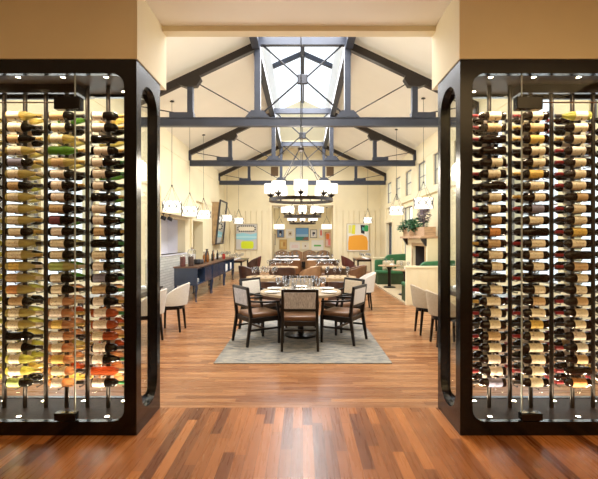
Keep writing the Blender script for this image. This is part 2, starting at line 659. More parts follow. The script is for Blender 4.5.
# niche for the banquette
struct('wall_niche_left', MB().box(-1.69, -1.49, Y1 + 0.2, 23.0, 0, 3.2), M['paint'])
struct('wall_niche_right', MB().box(1.49, 1.69, Y1 + 0.2, 23.0, 0, 3.2), M['paint'])
struct('wall_niche_back', MB().box(-1.69, 1.69, 22.9, 23.0, 0, 3.2), M['paint'])
struct('ceiling_niche', MB().box(-1.69, 1.69, Y1 + 0.2, 23.0, 3.2, 3.3), M['ceil'])

# roof slopes with the long skylight between them
for s, nm in ((-1, 'left'), (1, 'right')):
    g = MB()
    g.prism([(s * 4.1, EAVE - 0.141), (s * 1.0, roof(1.0)), (s * 1.0, roof(1.0) + 0.15), (s * 4.1, EAVE + 0.03)],
            lambda a, b, d: (a, d, b), Y0, Y1)
    struct('ceiling_slope_' + nm, g, M['ceil'])
    struct('wall_skylight_' + nm, MB().box(min(s * 1.0, s * 1.06), max(s * 1.0, s * 1.06), Y0, Y1, roof(1.0) + 0.1, 7.42), M['white'])
struct('wall_skylight_end', MB().prism([(-1.0, 5.98), (1.0, 5.98), (1.0, 7.4), (0, 7.86), (-1.0, 7.4)], lambda a, b, d: (a, d, b), 19.42, 19.5), M['paint'])
struct('ceiling_skylight_end', MB().box(-1.0, 1.0, 19.5, Y1, 5.98, 6.1), M['ceil'])
sk = MB()
for s in (-1, 1):
    sk.add([(s * 1.06, Y0, 7.42), (0, Y0, 7.9), (0, Y1, 7.9), (s * 1.06, Y1, 7.42)], [(0, 1, 2, 3)])
skw = struct('window_skylight', sk, M['winglass'])
fr = MB()
fr.box(-0.07, 0.07, Y0, Y1, 7.72, 7.88)
for s in (-1, 1):
    for yy in (4.5, 9.3, 14.4):
        fr.bar((s * 1.0, yy, 7.36), (0, yy, 7.80), 0.12, 0.14)
struct('window_skylight_frame', fr, M['steel'], parent=skw)


def window(name, xpos, y0, y1, z0, z1, nz, ny, side):
    """frame with muntins and one sheet of glass in the right or left wall"""
    f = MB()
    w = 0.03
    xa, xb = xpos - 0.02, xpos + 0.02
    f.box(xa, xb, y0, y0 + w, z0, z1).box(xa, xb, y1 - w, y1, z0, z1)
    f.box(xa, xb, y0 + w, y1 - w, z0, z0 + w).box(xa, xb, y0 + w, y1 - w, z1 - w, z1)
    for k in range(1, nz):
        z = z0 + (z1 - z0) * k / nz
        f.box(xa + 0.01, xb - 0.01, y0 + w, y1 - w, z - 0.012, z + 0.012)
    for k in range(1, ny):
        y = y0 + (y1 - y0) * k / ny
        f.box(xa + 0.01, xb - 0.01, y - 0.012, y + 0.012, z0 + w, z1 - w)
    o = struct(name, f, M['winframe'])
    struct('pane', MB().box(xpos - 0.004, xpos + 0.004, y0 + w, y1 - w, z0 + w, z1 - w), M['winglass'], parent=o)


wn = 1
for h in CL + [(14.9, 16.1, 1.0, 2.75)] + FRONTW:
    window('window_%d' % wn, HW + 0.06, *h, 2 if h[3] > 3 else 3, 1 if h[3] > 3 else 2, 1)
    wn += 1
for h in FRONTW:
    window('window_%d' % wn, -HW - 0.06, *h, 3, 2, -1)
    wn += 1
# glazed door at the back of the right wall
d = MB()
d.box(HW + 0.06, HW + 0.14, 17.97, 18.12, 0, 2.27).box(HW + 0.06, HW + 0.14, 19.03, 19.18, 0, 2.27)
d.box(HW + 0.06, HW + 0.14, 18.12, 19.03, 2.12, 2.27).box(HW + 0.06, HW + 0.14, 18.12, 19.03, 0, 0.25)
do = struct('door_1', d, M['slate'])
struct('pane', MB().box(HW + 0.095, HW + 0.105, 18.12, 19.03, 0.25, 2.12), M['winglass'], parent=do)
struct('door_handle', MB().tube([(HW + 0.05, 18.2, 0.95), (HW + 0.02, 18.2, 0.95), (HW + 0.02, 18.2, 1.2), (HW + 0.05, 18.2, 1.2)], 0.012), M['chrome'], parent=do)

# bands and battens on the walls
t = MB()
for s in (-1, 1):
    xa, xb = (-HW, -HW + 0.06) if s < 0 else (HW - 0.06, HW)
    t.box(xa, xb, Y0, Y1, 2.93, 3.08)
struct('trim_1', t, M['paint'])
t = MB()
t.box(-HW + 0.06, -1.63, Y1 - 0.06, Y1, 2.93, 3.08).box(1.63, HW - 0.06, Y1 - 0.06, Y1, 2.93, 3.08)
struct('trim_2', t, M['paint'])
t = MB()
for s in (-1, 1):
    xa, xb = (-HW, -HW + 0.012) if s < 0 else (HW - 0.012, HW)
    t.box(xa, xb, Y0, Y1, 4.12, 4.16)
struct('trim_3', t, M['paint'])
t = MB()
x = -HW + 0.02
while x < HW - 0.1:
    xe = min(x + 0.22, HW - 0.05)
    if xe < -1.62 or x > 1.62:
        t.box(x, xe, Y1 - 0.05, Y1, 0.14, 2.93)
    x += 0.262
x = -1.47
while x < 1.4:
    t.box(x, x + 0.185, 22.85, 22.9, 0, 3.2)
    x += 0.2213
struct('trim_4', t, M['paint'])
t = MB()
for yy in [16.27 + 0.262 * k for k in range(17)]:
    t.box(-HW, -HW + 0.05, yy, yy + 0.22, 0.14, 2.93)
for yy in [16.2 + 0.262 * k for k in range(18)]:
    if yy + 0.23 < 17.82 or yy > 19.33:
        t.box(HW - 0.05, HW, yy, min(yy + 0.22, Y1 - 0.06), 0.14, 2.93)
struct('trim_5', t, M['paint'])
t = MB()
t.box(-1.62, -1.49, Y1 - 0.06, Y1, 0, 3.33).box(1.49, 1.62, Y1 - 0.06, Y1, 0, 3.33).box(-1.49, 1.49, Y1 - 0.06, Y1, 3.2, 3.33)
struct('trim_6', t, M['paint'])
t = MB()
t.box(-HW, -HW + 0.07, 14.5, 14.65, 0, 2.36).box(-HW, -HW + 0.07, 16.1, 16.25, 0, 2.36).box(-HW, -HW + 0.07, 14.65, 16.1, 2.22, 2.36)
t.box(HW - 0.07, HW, 17.82, 17.95, 0, 2.42).box(HW - 0.07, HW, 19.2, 19.33, 0, 2.42).box(HW - 0.07, HW, 17.95, 19.2, 2.29, 2.42)
struct('trim_7', t, M['paint'])
t = MB()
t.box(-HW, -HW + 0.02, 16.25, Y1, 0, 0.14).box(-HW, -HW + 0.02, 4.3, 11.5, 0, 0.14)
struct('baseboard_left', t, M['paint'])
struct('baseboard_right', MB().box(HW - 0.02, HW, 4.3, 10.4, 0, 0.14).box(HW - 0.02, HW, 15.6, 17.8, 0, 0.14), M['paint'])
struct('baseboard_back', MB().box(-HW, -1.62, Y1 - 0.04, Y1, 0, 0.14).box(1.62, HW, Y1 - 0.04, Y1, 0, 0.14), M['paint'])
# room behind the doorway, kitchen pass with lavender back and its projecting soffit, tiled front
g = MB()
g.box(-5.3, -5.2, 14.4, 16.4, 0, 2.6).box(-5.2, -HW - 0.25, 14.4, 14.5, 0, 2.6).box(-5.2, -HW - 0.25, 16.3, 16.4, 0, 2.6).box(-5.2, -HW - 0.25, 14.5, 16.3, 2.5, 2.6)
struct('wall_alcove', g, M['paint'])
g = MB()
g.box(-4.42, -4.37, 11.5, 14.0, 1.1, 2.25)
g.box(-4.37, -HW - 0.25, 11.5, 11.55, 1.1, 2.25).box(-4.37, -HW - 0.25, 13.95, 14.0, 1.1, 2.25)
g.box(-4.37, -HW - 0.25, 11.55, 13.95, 2.2, 2.25)
struct('wall_pass', g, M['lav'])
struct('wall_pass_sill', MB().box(-4.37, -HW + 0.05, 11.5, 14.0, 1.11, 1.15), M['lav'])
struct('wall_tile', MB().box(-HW, -HW + 0.03, 10.4, 14.45, 0, 1.11), M['tile'])
struct('ceiling_soffit', MB().box(-HW, -3.55, 10.8, 14.3, 2.27, 2.93), M['paint'])

# long beams along the skylight
for s, nm in ((-1, 'left'), (1, 'right')):
    b = MB()
    xa, xb = sorted((s * 0.94, s * 1.06))
    b.box(xa, xb, Y0, Y1, 5.70, 5.96).box(xa - 0.02, xb + 0.02, Y0, Y1, 5.68, 5.705)
    struct('skylight_edge_beam_' + nm, b, M['steel'])

# ================================================================== ROOF TRUSSES
HT = 3.76


def chord_z(x):           # centre line of the sloping chord
    return roof(x) - 0.20


def make_truss():
    t = thing('roof_truss', 'blue-grey steel roof truss nearest the doorway, carrying crossed rods', 'roof truss', (0, 9.3, 0), group='steel roof trusses')
    b = MB()
    b.box(-HT, HT, -0.07, 0.07, 4.19, 4.215).box(-HT, HT, -0.07, 0.07, 4.03, 4.055).box(-HT, HT, -0.012, 0.012, 4.055, 4.19)
    b.box(-HT, HT, -0.055, -0.012, 4.06, 4.185)
    b.build('bottom_chord', M['steel'], t)
    for s in (-1, 1):
        r = MB()
        r.bar((s * HT, 0, chord_z(HT)), (s * 0.98, 0, chord_z(0.98)), 0.14, 0.155)
        r.build('rafter', M['bronze'], t, bevel=0.006)
        MB().box(s * HT - 0.05, s * HT + 0.03, -0.06, 0.06, 4.215, chord_z(HT) + 0.06).build('end_post', M['steel'], t)
        MB().box(s * 0.97 - 0.065, s * 0.97 + 0.065, -0.065, 0.065, 4.215, 5.95).build('post', M['steel'], t)
        MB().box(s * 2.42 - 0.06, s * 2.42 + 0.06, -0.06, 0.06, 4.215, chord_z(2.42)).build('post', M['steel'], t)
        gp = MB()
        gp.prism([(s * 0.97 - 0.26, 4.215), (s * 0.97 + 0.26, 4.215), (s * 0.97 + 0.13, 4.36), (s * 0.97 - 0.13, 4.36)], lambda a, c, d: (a, d, c), -0.085, 0.085)
        gp.build('gusset_plate', M['steel'], t)
        gp = MB()
        cz = chord_z(2.42)
        gp.prism([(s * 2.42 - s * 0.2, cz + 0.04), (s * 2.42 + s * 0.26, cz - 0.17), (s * 2.42 + s * 0.1, cz - 0.23), (s * 2.42 - s * 0.14, cz - 0.21), (s * 2.42 - s * 0.24, cz - 0.06)], lambda a, c, d: (a, d, c), -0.08, 0.08)
        gp.build('gusset_plate', M['bronze'], t)
        MB().box(min(s * 2.34, s * 2.86), max(s * 2.34, s * 2.86), -0.08, 0.08, 4.215, 4.32).build('cleat_plate', M['steel'], t)
        MB().tube([(s * 2.22, 0, cz - 0.16), (s * 1.14, 0, 4.33)], 0.013, 6).build('tie_rod', M['rod'], t)
        MB().tube([(s * 2.60, 0, 4.30), (s * (HT - 0.05), 0, 4.50)], 0.013, 6).build('tie_rod', M['rod'], t)
        MB().tube([(s * 0.85, 0, 4.33), (s * 0.09, 0, 5.0), ], 0.02, 6).build('brace_rod', M['rod'], t)
        MB().tube([(s * 0.85, 0, 5.78), (s * 0.09, 0, 5.10), ], 0.02, 6).build('brace_rod', M['rod'], t)
    MB().box(-0.905, 0.905, -0.06, 0.06, 5.78, 5.95).build('collar_beam', M['steel'], t)
    h = MB()
    h.box(-0.11, 0.11, -0.03, 0.03, 4.94, 5.16)
    h.build('hub_plate', M['rod'], t, bevel=0.02)
    return t


tr = make_truss()
dup(tr, (0, 14.4, 0), 0, 'blue-grey steel roof truss, middle one of the three along the hall', 'steel roof trusses')
dup(tr, (0, 19.5, 0), 0, 'blue-grey steel roof truss farthest away, just before the back wall', 'steel roof trusses')

# ================================================================== WINE CASES
ROW_N, PITCH, TOPZ = 24, 0.1014, 2.687
YF, YB = 3.527, 4.107
POSTY = 3.84


CASE_W = {True: 18.0, False: 21.0}


def wine_case(s, kind, edge):
    """s=-1 case on the left of the doorway, +1 on the right; edge = its end at the doorway"""
    t = thing('wine_case', 'tall black glass-fronted wine case full of %s bottles' % kind, 'wine cabinet', (edge, YF, 0), group='wine cases flanking the doorway')
    LEN = CO - abs(edge)

    def fx(a, b, d):      # a = distance from the doorway end, b = height, d = depth
        return (s * a, d, b)
    DP = YB - YF
    MB().ringframe(0, LEN, 0, 3.084, 0.103, LEN - 0.1, 0.113, 2.97, 0.10, fx, 0, 0.05, 8).build('front_frame', M['black'], t)
    MB().ringframe(0, LEN, 0, 3.084, 0.103, LEN - 0.1, 0.113, 2.95, 0.10, fx, DP - 0.05, DP, 8).build('back_frame', M['black'], t)

    def fs(a, b, d):      # end frames: a = depth, b = height, d = distance from doorway end
        return (s * d, a, b)
    MB().ringframe(0.05, DP - 0.05, 0.0, 3.084, 0.10, DP - 0.075, 0.14, 2.95, 0.19, fs, 0.0, 0.065, 10).build('end_frame', M['black'], t)
    MB().prism([(0.05, 0), (DP - 0.05, 0), (DP - 0.05, 3.084), (0.05, 3.084)], fs, LEN - 0.05, LEN).build('end_panel', M['black'], t)
    b = MB()
    b.prism([(0.061, 0.0), (LEN - 0.051, 0.0), (LEN - 0.051, 0.108), (0.061, 0.108)], lambda a, c, d: (s * a, d, c), 0.051, DP - 0.051)
    b.build('base_floor', M['casefloor'], t)
    b = MB()
    b.prism([(0.061, 2.975), (LEN - 0.051, 2.975), (LEN - 0.051, 3.08), (0.061, 3.08)], lambda a, c, d: (s * a, d, c), 0.051, DP - 0.051)
    b.build('case_ceiling', M['caseceil'], t)
    tr_ = MB()
    for (a0, a1, d0, d1) in ((0.62, 1.9, 0.26, 0.30), (0.62, 1.9, 0.43, 0.46), (0.62, 0.66, 0.30, 0.43)):
        tr_.prism([(a0, 2.90), (a1, 2.90), (a1, 2.975), (a0, 2.975)], lambda a, c, d: (s * a, d, c), d0, d1)
    tr_.build('ceiling_track', M['bronze'], t)
    seam = 0.518
    for nm, a0, a1 in (('door_glass', seam + 0.004, LEN - 0.1), ('fixed_glass', 0.10, seam - 0.004)):
        MB().prism([(a0, 0.112), (a1, 0.112), (a1, 2.972), (a0, 2.972)], lambda a, c, d: (s * a, d, c), 0.022, 0.030).build(nm, M['glass'], t)
    MB().prism([(seam - 0.004, 0.112), (seam + 0.004, 0.112), (seam + 0.004, 2.972), (seam - 0.004, 2.972)], lambda a, c, d: (s * a, d, c), 0.020, 0.032).build('glass_edge', M['edge'], t)
    MB().prism([(0.10, 0.112), (LEN - 0.1, 0.112), (LEN - 0.1, 2.952), (0.10, 2.952)], lambda a, c, d: (s * a, d, c), DP - 0.030, DP - 0.022).build('back_glass', M['glass'], t)
    MB().prism([(0.095, 0.135), (DP - 0.07, 0.135), (DP - 0.07, 2.955), (0.095, 2.955)], lambda a, c, d: (s * d, a, c), 0.050, 0.057).build('end_glass', M['glass'], t)
    # lock boxes on the glass and the door rail
    k = MB()
    k.prism([(0.461, 2.675), (0.675, 2.675), (0.675, 2.78), (0.461, 2.78)], lambda a, c, d: (s * a, d, c), -0.012, 0.060)
    k.build('lock_box', M['black'], t, bevel=0.006)
    k = MB()
    k.prism([(0.502, 0.120), (0.678, 0.120), (0.678, 0.182), (0.502, 0.182)], lambda a, c, d: (s * a, d, c), -0.006, 0.060)
    k.build('hinge_box', M['black'], t, bevel=0.006)
    MB().tube([(s * 0.6, 0.012, 2.735), (s * (LEN - 0.12), 0.012, 2.735)], 0.006, 6).build('door_rail', M['chrome'], t)
    # little lamps in the ceiling and the floor of the case
    for up, spots in ((True, ((0.283, 0.075), (0.645, 0.075), (1.02, 0.075), (1.39, 0.075), (0.283, 0.43), (0.645, 0.48), (1.02, 0.48))),
                      (False, ((0.286, 0.098), (1.03, 0.098), (1.4, 0.098), (0.293, 0.445), (0.66, 0.445), (1.03, 0.445), (1.4, 0.445)))):
        for (a, dd) in spots:
            z = 2.975 if up else 0.108
            sg = -1 if up else 1
            h = MB()
            h.lathe([(0.024, 0), (0.024, sg * 0.008), (0.017, sg * 0.009), (0.017, sg * 0.001)], 14, 'z', (s * a, dd, z))
            ho = h.build('puck_lamp', M['chrome'], t)
            e = MB()
            e.lathe([(0.0165, sg * 0.002), (0.0165, sg * 0.006)], 14, 'z', (s * a, dd, z))
            e.build('lens', M['lamp'], ho)
            pl = bpy.data.lights.new('puck_light', 'SPOT')
            pl.spot_size, pl.spot_blend = math.radians(95 if up else 140), 0.5
            pl.energy, pl.color, pl.shadow_soft_size = CASE_W[up], (1.0, 0.80, 0.55), 0.02
            po = bpy.data.objects.new('puck_light', pl)
            COL.objects.link(po)
            po.parent = ho
            po.location = (s * a, dd, z + sg * 0.015)
            po.rotation_euler = (((0.42 if dd < 0.2 else -0.1) if up else PI), 0, 0)
    return t


wine_case(-1, 'white, rose and red wine', LX)
wine_case(1, 'dark red wine', RX)

# racks: posts with pegs
peg_me = {}
for s, cs in ((-1, 'mixed-wine case'), (1, 'red-wine case')):
    edge = C0 + s * 1.515
    for c, cn in enumerate(('nearest the doorway', 'second from the doorway', 'third from the doorway', 'fourth from the doorway')):
        if c == 3:
            pass
        xb = edge + s * (0.1855 + 0.371 * c)      # post under the body
        xn = edge + s * (0.371 * c)               # post under the neck
        t = thing('wine_rack', 'metal peg rack of two posts in %s, %s' % (cs, cn), 'wine rack', (xb, POSTY, 0.108), group='peg racks in the wine cases')
        for dx, rz, nm in ((0, 0.0398, 'body'), (xn - xb, 0.0172, 'neck')):
            p = MB()
            p.tube([(dx, 0, 0), (dx, 0, 2.866)], 0.018, 12)
            po = p.build('post', M['post'], t)
            if nm not in peg_me:
                g = MB()
                g.tube([(0, -0.135, 0.012), (0, -0.13, 0), (0, 0.13, 0), (0, 0.135, 0.012)], 0.0045, 6)
                peg_me[nm] = g.mesh('peg', M['post'])
            for r in range(ROW_N):
                z = TOPZ - r * PITCH - rz - 0.0045 - 0.108
                put('peg', peg_me[nm], po, (dx, 0, z))

# bottle kinds
M['b_dark'] = pm('dark_bottle_glass', (0.004, 0.0035, 0.003), 0.08, 0, 0.5)
M['b_red'] = pm('red_wine_bottle_glass', (0.009, 0.004, 0.003), 0.08, 0, 0.5)
M['b_green'] = wine_glass_mat('green_bottle_glass', (0.20, 0.42, 0.07), 0.35)
M['b_white'] = wine_glass_mat('pale_wine_glass', (0.95, 0.78, 0.30), 0.5)
M['b_yellow'] = wine_glass_mat('yellow_wine_glass', (0.95, 0.90, 0.28), 0.5)
M['b_rose'] = wine_glass_mat('rose_wine_glass', (1.0, 0.58, 0.30), 0.58)
M['b_deeprose'] = wine_glass_mat('deep_rose_wine_glass', (0.75, 0.20, 0.07), 0.45)
LABC = {'c': ('cream', (0.85, 0.76, 0.57), (0.30, 0.2, 0.12)), 'p': ('pinkish white', (0.85, 0.75, 0.66), (0.30, 0.18, 0.14)),
        't': ('tan', (0.62, 0.43, 0.23), (0.2, 0.1, 0.05)), 'b': ('lavender', (0.26, 0.25, 0.36), (0.1, 0.1, 0.2)),
        'y': ('yellow', (0.78, 0.55, 0.14), (0.25, 0.15, 0.05)), 'o': ('orange', (0.72, 0.32, 0.10), (0.2, 0.1, 0.05)),
        'm': ('maroon', (0.20, 0.05, 0.07), (0.05, 0.02, 0.02)), 'g': ('green', (0.40, 0.50, 0.14), (0.1, 0.2, 0.05)),
        'w': ('white', (0.80, 0.76, 0.68), (0.35, 0.28, 0.22))}
for k, (n_, c_, i_) in LABC.items():
    M['l_' + k] = label_mat(n_.replace(' ', '_') + '_bottle_label', c_, i_)
CAPS = {'dark': (0.02, 0.015, 0.015), 'red': (0.22, 0.015, 0.02), 'gold': (0.55, 0.36, 0.10), 'cream': (0.62, 0.52, 0.38), 'green': (0.03, 0.16, 0.05)}
for k, c_ in CAPS.items():
    M['cap_' + k] = pm(k + '_foil', c_, 0.35, 0.3 if k == 'gold' else 0.0)
GL = {'d': ('dark', 'b_dark'), 'r': ('rose', 'b_rose'), 'R': ('deep rose', 'b_deeprose'), 'w': ('golden', 'b_white'), 'y': ('yellow', 'b_yellow'), 'g': ('green', 'b_green'), 'e': ('dark red', 'b_red')}
PROF = {'claret': [(0.0, 0.002), (0.030, 0.0), (0.0365, 0.003), (0.038, 0.010), (0.038, 0.185), (0.0355, 0.197), (0.028, 0.209), (0.019, 0.219), (0.0152, 0.232), (0.0145, 0.25), (0.0145, 0.292), (0.016, 0.294), (0.016, 0.302), (0.0, 0.303)],
        'burgundy': [(0.0, 0.002), (0.032, 0.0), (0.0385, 0.003), (0.040, 0.010), (0.040, 0.145), (0.0375, 0.165), (0.031, 0.19), (0.0235, 0.212), (0.0175, 0.235), (0.0148, 0.258), (0.0145, 0.292), (0.016, 0.294), (0.016, 0.302), (0.0, 0.303)]}
cache = {}


def body_me(kind, glass):
    k = (kind, glass)
    if k not in cache:
        g = MB()
        g.lathe([(max(r, 0.0005), x) for r, x in PROF[kind]], 18, 'x')
        cache[k] = g.mesh('wine_bottle', M[GL[glass][1]])
    return cache[k]


def lab_me(kind, lab, a, b):
    k = (kind, lab, a, b)
    if k not in cache:
        r = (0.038 if kind == 'claret' else 0.040) + 0.0009
        g = MB()
        g.lathe([(r, a), (r, b)], 20, 'x')
        g.f = g.f[:-2]
        g.mi = g.mi[:-2]
        cache[k] = g.mesh('bottle_label', M['l_' + lab], recalc=False)
    return cache[k]


def cap_me(c):
    k = ('cap', c)
    if k not in cache:
        g = MB()
        g.lathe([(0.0156, 0.236), (0.0154, 0.29), (0.0168, 0.292), (0.0168, 0.3035), (0.001, 0.3045)], 14, 'x')
        cache[k] = g.mesh('foil_capsule', M['cap_' + c])
    return cache[k]


def bottle(s, xb, y, z, glass, lab, cap, label, group):
    kind = 'burgundy' if glass in 'wyg' or (glass == 'd' and RND.random() < 0.35) else 'claret'
    o = put('wine_bottle', body_me(kind, glass))
    tag(o, label, 'wine bottle', group)
    o.location = (xb - s * 0.0, y, z + (0.002 if kind == 'burgundy' else 0.0))
    o.rotation_euler = (0, math.radians(RND.uniform(-0.35, 0.03)), 0) if s < 0 else (0, math.radians(RND.uniform(-0.35, 0.03)), PI)
    if lab != 'n':
        a = RND.choice((0.014, 0.022, 0.03)) if s < 0 else RND.choice((0.036, 0.046, 0.054))
        b = a + RND.choice((0.092, 0.105, 0.118))
        top = 0.142 if kind == 'burgundy' else 0.182
        put('bottle_label', lab_me(kind, lab, a, min(b, top)), o)
    put('foil_capsule', cap_me(cap), o)
    return o


FRONT_L = [  # doorway column, middle column, outer column, rows from the top: glass + label
    'dp dp dn dp dp dp dp dn dp dp dt dn dc dp db dt dp Rp Rp Rc dp dp Rn dp'.split(),
    'dt dc wc gn wt dp dp dp dt dm dp dc dc wg dc dc rc rp ry rp rc ry rc rp'.split(),
    'wc dc dt wc db wc dt wc wc wc dc wc wc wy wt wo dt wc wc dn dc yc yc dg'.split()]
FRONT_R = ['ec et en en ec ec en ec ec et eo et ec ec en ec ec ec ec et ec ep ep eb'.split(),
           'ec et ey ec ec ey ec ec eb ec en ec ec ec en ec et ec ey ec ec ec ec ec'.split(),
           'yc ec ec ew ec ec ec et ec ec ey ec en et ec ec et ec ec ep ew et en eo'.split()]
COLN = ('doorway', 'middle', 'outer', 'outermost')
GLN = {k: v[0] for k, v in GL.items()}
for s, cs, table in ((-1, 'mixed-wine', FRONT_L), (1, 'red-wine', FRONT_R)):
    edge = C0 + s * 1.515
    for layer in ('front', 'rear'):
        y = POSTY - 0.072 if layer == 'front' else POSTY + 0.072
        for c in range(4):
            if layer == 'front' and c == 3:
                continue
            xb = edge + s * (0.1855 + 0.371 * c + 0.108)
            for r in range(ROW_N):
                z = TOPZ - r * PITCH
                if layer == 'front':
                    gl, lb = table[c][r]
                else:
                    if s < 0:
                        gl = RND.choice('dddwwg') if r < 15 else (RND.choice('rrrwR') if c in (0, 1) else RND.choice('wyywd'))
                        if c >= 2 and r < 15:
                            gl = RND.choice('wwwyd')
                    else:
                        gl = RND.choice('eeeeeed')
                    lb = RND.choice('ccpptwn')
                if s > 0:
                    cap = RND.choice(['dark', 'dark', 'dark', 'red', 'red', 'gold'])
                else:
                    cap = 'green' if (c == 0 and RND.random() < 0.3) else RND.choice(['dark', 'dark', 'cream', 'gold'] if gl in 'd' else ['gold', 'cream', 'cream', 'dark'])
                nm = '%s bottle %s, %s from top in %s %s column, %s case' % (
                    GLN[gl], 'without label' if lb == 'n' else 'with %s label' % LABC[lb][0], ORD[r], layer, COLN[c], cs)
                bottle(s, xb, y, z, gl, lb, cap, nm, 'wine bottles in the %s %s columns' % (cs, layer))

# ================================================================== CHANDELIERS
def make_chandelier():
    t = thing('chandelier', 'round bronze ring chandelier with eight lit drum shades, nearest one', 'chandelier', (-0.025, 7.12, 0), group='ring chandeliers along the hall')
    zr = 2.245
    R0 = 0.53
    g = MB()
    g.lathe([(R0 - 0.012, zr - 0.027), (R0, zr - 0.027), (R0, zr + 0.027), (R0 - 0.012, zr + 0.027)], 48, 'z', close=True)
    g.lathe([(R0 - 0.05, zr - 0.022), (R0 - 0.012, zr - 0.022), (R0 - 0.012, zr - 0.016), (R0 - 0.05, zr - 0.016)], 48, 'z', close=True)
    g.build('ring', M['bronze'], t)
    for k in range(8):
        a = -PI / 2 + k * PI / 4
        cx, cy = (R0 - 0.03) * math.cos(a), (R0 - 0.03) * math.sin(a)
        st = MB()
        st.lathe([(0.016, zr + 0.026), (0.016, zr + 0.05), (0.06, zr + 0.085), (0.06, zr + 0.095), (0.012, zr + 0.10), (0.012, zr + 0.15)], 12, 'z', (cx, cy, 0))
        so = st.build('candle_cup', M['bronze'], t)
        sh = MB()
        sh.lathe([(0.106, zr + 0.118), (0.108, zr + 0.118), (0.108, zr + 0.268), (0.106, zr + 0.268)], 24, 'z', (cx, cy, 0), close=True)
        sh.lathe([(0.105, zr + 0.20), (0.105, zr + 0.205)], 24, 'z', (cx, cy, 0))
        sh.build('shade', M['shade'], t)
    zh = 3.09
    for k in range(6):
        a = PI / 6 + k * PI / 3
        MB().tube([(R0 * math.cos(a), R0 * math.sin(a), zr + 0.02), (0.03 * math.cos(a), 0.03 * math.sin(a), zh)], 0.006, 6).build('cable', M['rod'], t)
    h = MB()
    h.lathe([(0.01, zh - 0.05), (0.05, zh - 0.03), (0.05, zh + 0.02), (0.015, zh + 0.06)], 14)
    h.build('hub', M['bronze'], t)
    MB().tube([(0, 0, zh + 0.05), (0, 0, 7.72)], 0.009, 8).build('rod', M['rod'], t)
    ld = bpy.data.lights.new('chandelier_light', 'POINT')
    ld.energy, ld.color, ld.shadow_soft_size = 65, (1.0, 0.92, 0.78), 0.25
    lo = bpy.data.objects.new('chandelier_light', ld)
    COL.objects.link(lo)
    lo.parent = t
    lo.location = (0, 0, zr + 0.45)
    return t


ch = make_chandelier()
dup(ch, (0, 12.15, -0.02), 0, 'round bronze ring chandelier with lit drum shades, second along the hall', 'ring chandeliers along the hall')
dup(ch, (0, 17.3, -0.04), 0, 'round bronze ring chandelier with lit drum shades, farthest of the three', 'ring chandeliers along the hall')


# ================================================================== DRUM PENDANTS
def make_pendant(top, label, loc, group, r=0.215, h=0.25, zc=2.31, wires=True):
    t = thing('drum_pendant', label, 'pendant lamp', loc, group=group)
    s = MB()
    s.lathe([(r - 0.004, zc - h / 2), (r, zc - h / 2), (r, zc + h / 2), (r - 0.004, zc + h / 2)], 32, close=True)
    s.lathe([(r - 0.005, zc - h / 2 + 0.01), (r - 0.005, zc - h / 2 + 0.014)], 32)
    s.build('shade', M['shade'], t)
    if wires:
        w = MB()
        for ph in (0, 1):
            pts = []
            for k in range(33):
                a = 2 * PI * k / 32 + 0.4
                q = (k % 8) / 4.0
                q = q if q <= 1 else 2 - q
                q = q if ph == 0 else 1 - q
                pts.append(((r + 0.012) * math.cos(a), (r + 0.012) * math.sin(a), zc - h / 2 + h * q))
            w.tube(pts, 0.0085, 6, cap=False)
        w.build('wire_lattice', M['rod'], t)
    zh = zc + h / 2 + 0.38
    for k in range(4):
        a = PI / 4 + k * PI / 2
        MB().tube([(r * math.cos(a), r * math.sin(a), zc + h / 2), (0.01 * math.cos(a), 0.01 * math.sin(a), zh)], 0.004, 5).build('hanger', M['rod'], t)
    k = MB()
    k.lathe([(0.012, zh - 0.015), (0.022, zh), (0.022, zh + 0.02), (0.008, zh + 0.03)], 12)
    k.build('hub', M['bronze'], t)
    MB().tube([(0, 0, zh), (0, 0, top)], 0.005, 6).build('rod', M['rod'], t)
    c = MB()
    c.lathe([(0.055, top), (0.055, top - 0.02), (0.01, top - 0.035)], 14)
    c.build('canopy', M['bronze'], t)
    return t


PL = [(-3.17, 10.44, 2.38, 'over the near end of the navy sideboards'), (-3.18, 12.13, 2.37, 'second along the row over the navy sideboards'),
      (-3.18, 13.82, 2.37, 'third along the row over the navy sideboards'), (-3.18, 18.1, 2.46, 'beside the tilted mirror'),
      (-2.97, 20.0, 2.42, 'at the corner by the lime painting')]
for x, y, zc, wh in PL:
    make_pendant(roof(x) - 0.0, 'lit white drum pendant with crossed wires, ' + wh, (x, y, 0), 'drum pendants along the hall', zc=zc)
PR = [(2.96, 10.52, 2.47, 'largest, above the mantel planters'), (2.96, 13.54, 2.48, 'in front of the tall window'), (2.96, 19.5, 2.42, 'above the orange painting')]
for x, y, zc, wh in PR:
    make_pendant(roof(x), 'lit white drum pendant with crossed wires, ' + wh, (x, y, 0), 'drum pendants along the hall', zc=zc, r=0.215 if y < 15 else 0.185)
make_pendant(3.2, 'plain lit drum pendant hanging in the niche over its left end', (-1.2, 22.2, 0), 'niche pendants', r=0.27, h=0.24, zc=2.2, wires=False)
make_pendant(3.2, 'plain lit drum pendant hanging in the niche over its right end', (1.25, 22.2, 0), 'niche pendants', r=0.27, h=0.24, zc=2.2, wires=False)

# two black spotlights under the soffit
for k, (x, y) in enumerate(((-3.64, 11.25), (-3.64, 11.8))):
    t = thing('spotlight', 'black spotlight under the soffit, %s' % ('the nearer of two' if k == 0 else 'the farther of two'), 'spotlight', (x, y, 2.27), group='soffit spotlights')
    MB().lathe([(0.04, 0), (0.04, -0.015), (0.01, -0.02), (0.01, -0.07)], 12).build('stem', M['rod'], t)
    g = MB()
    g.tube([(-0.06, -0.02, -0.10), (0.06, 0.02, -0.15)], [0.045, 0.055], 14)
    g.build('lamp_head', M['rod'], t)

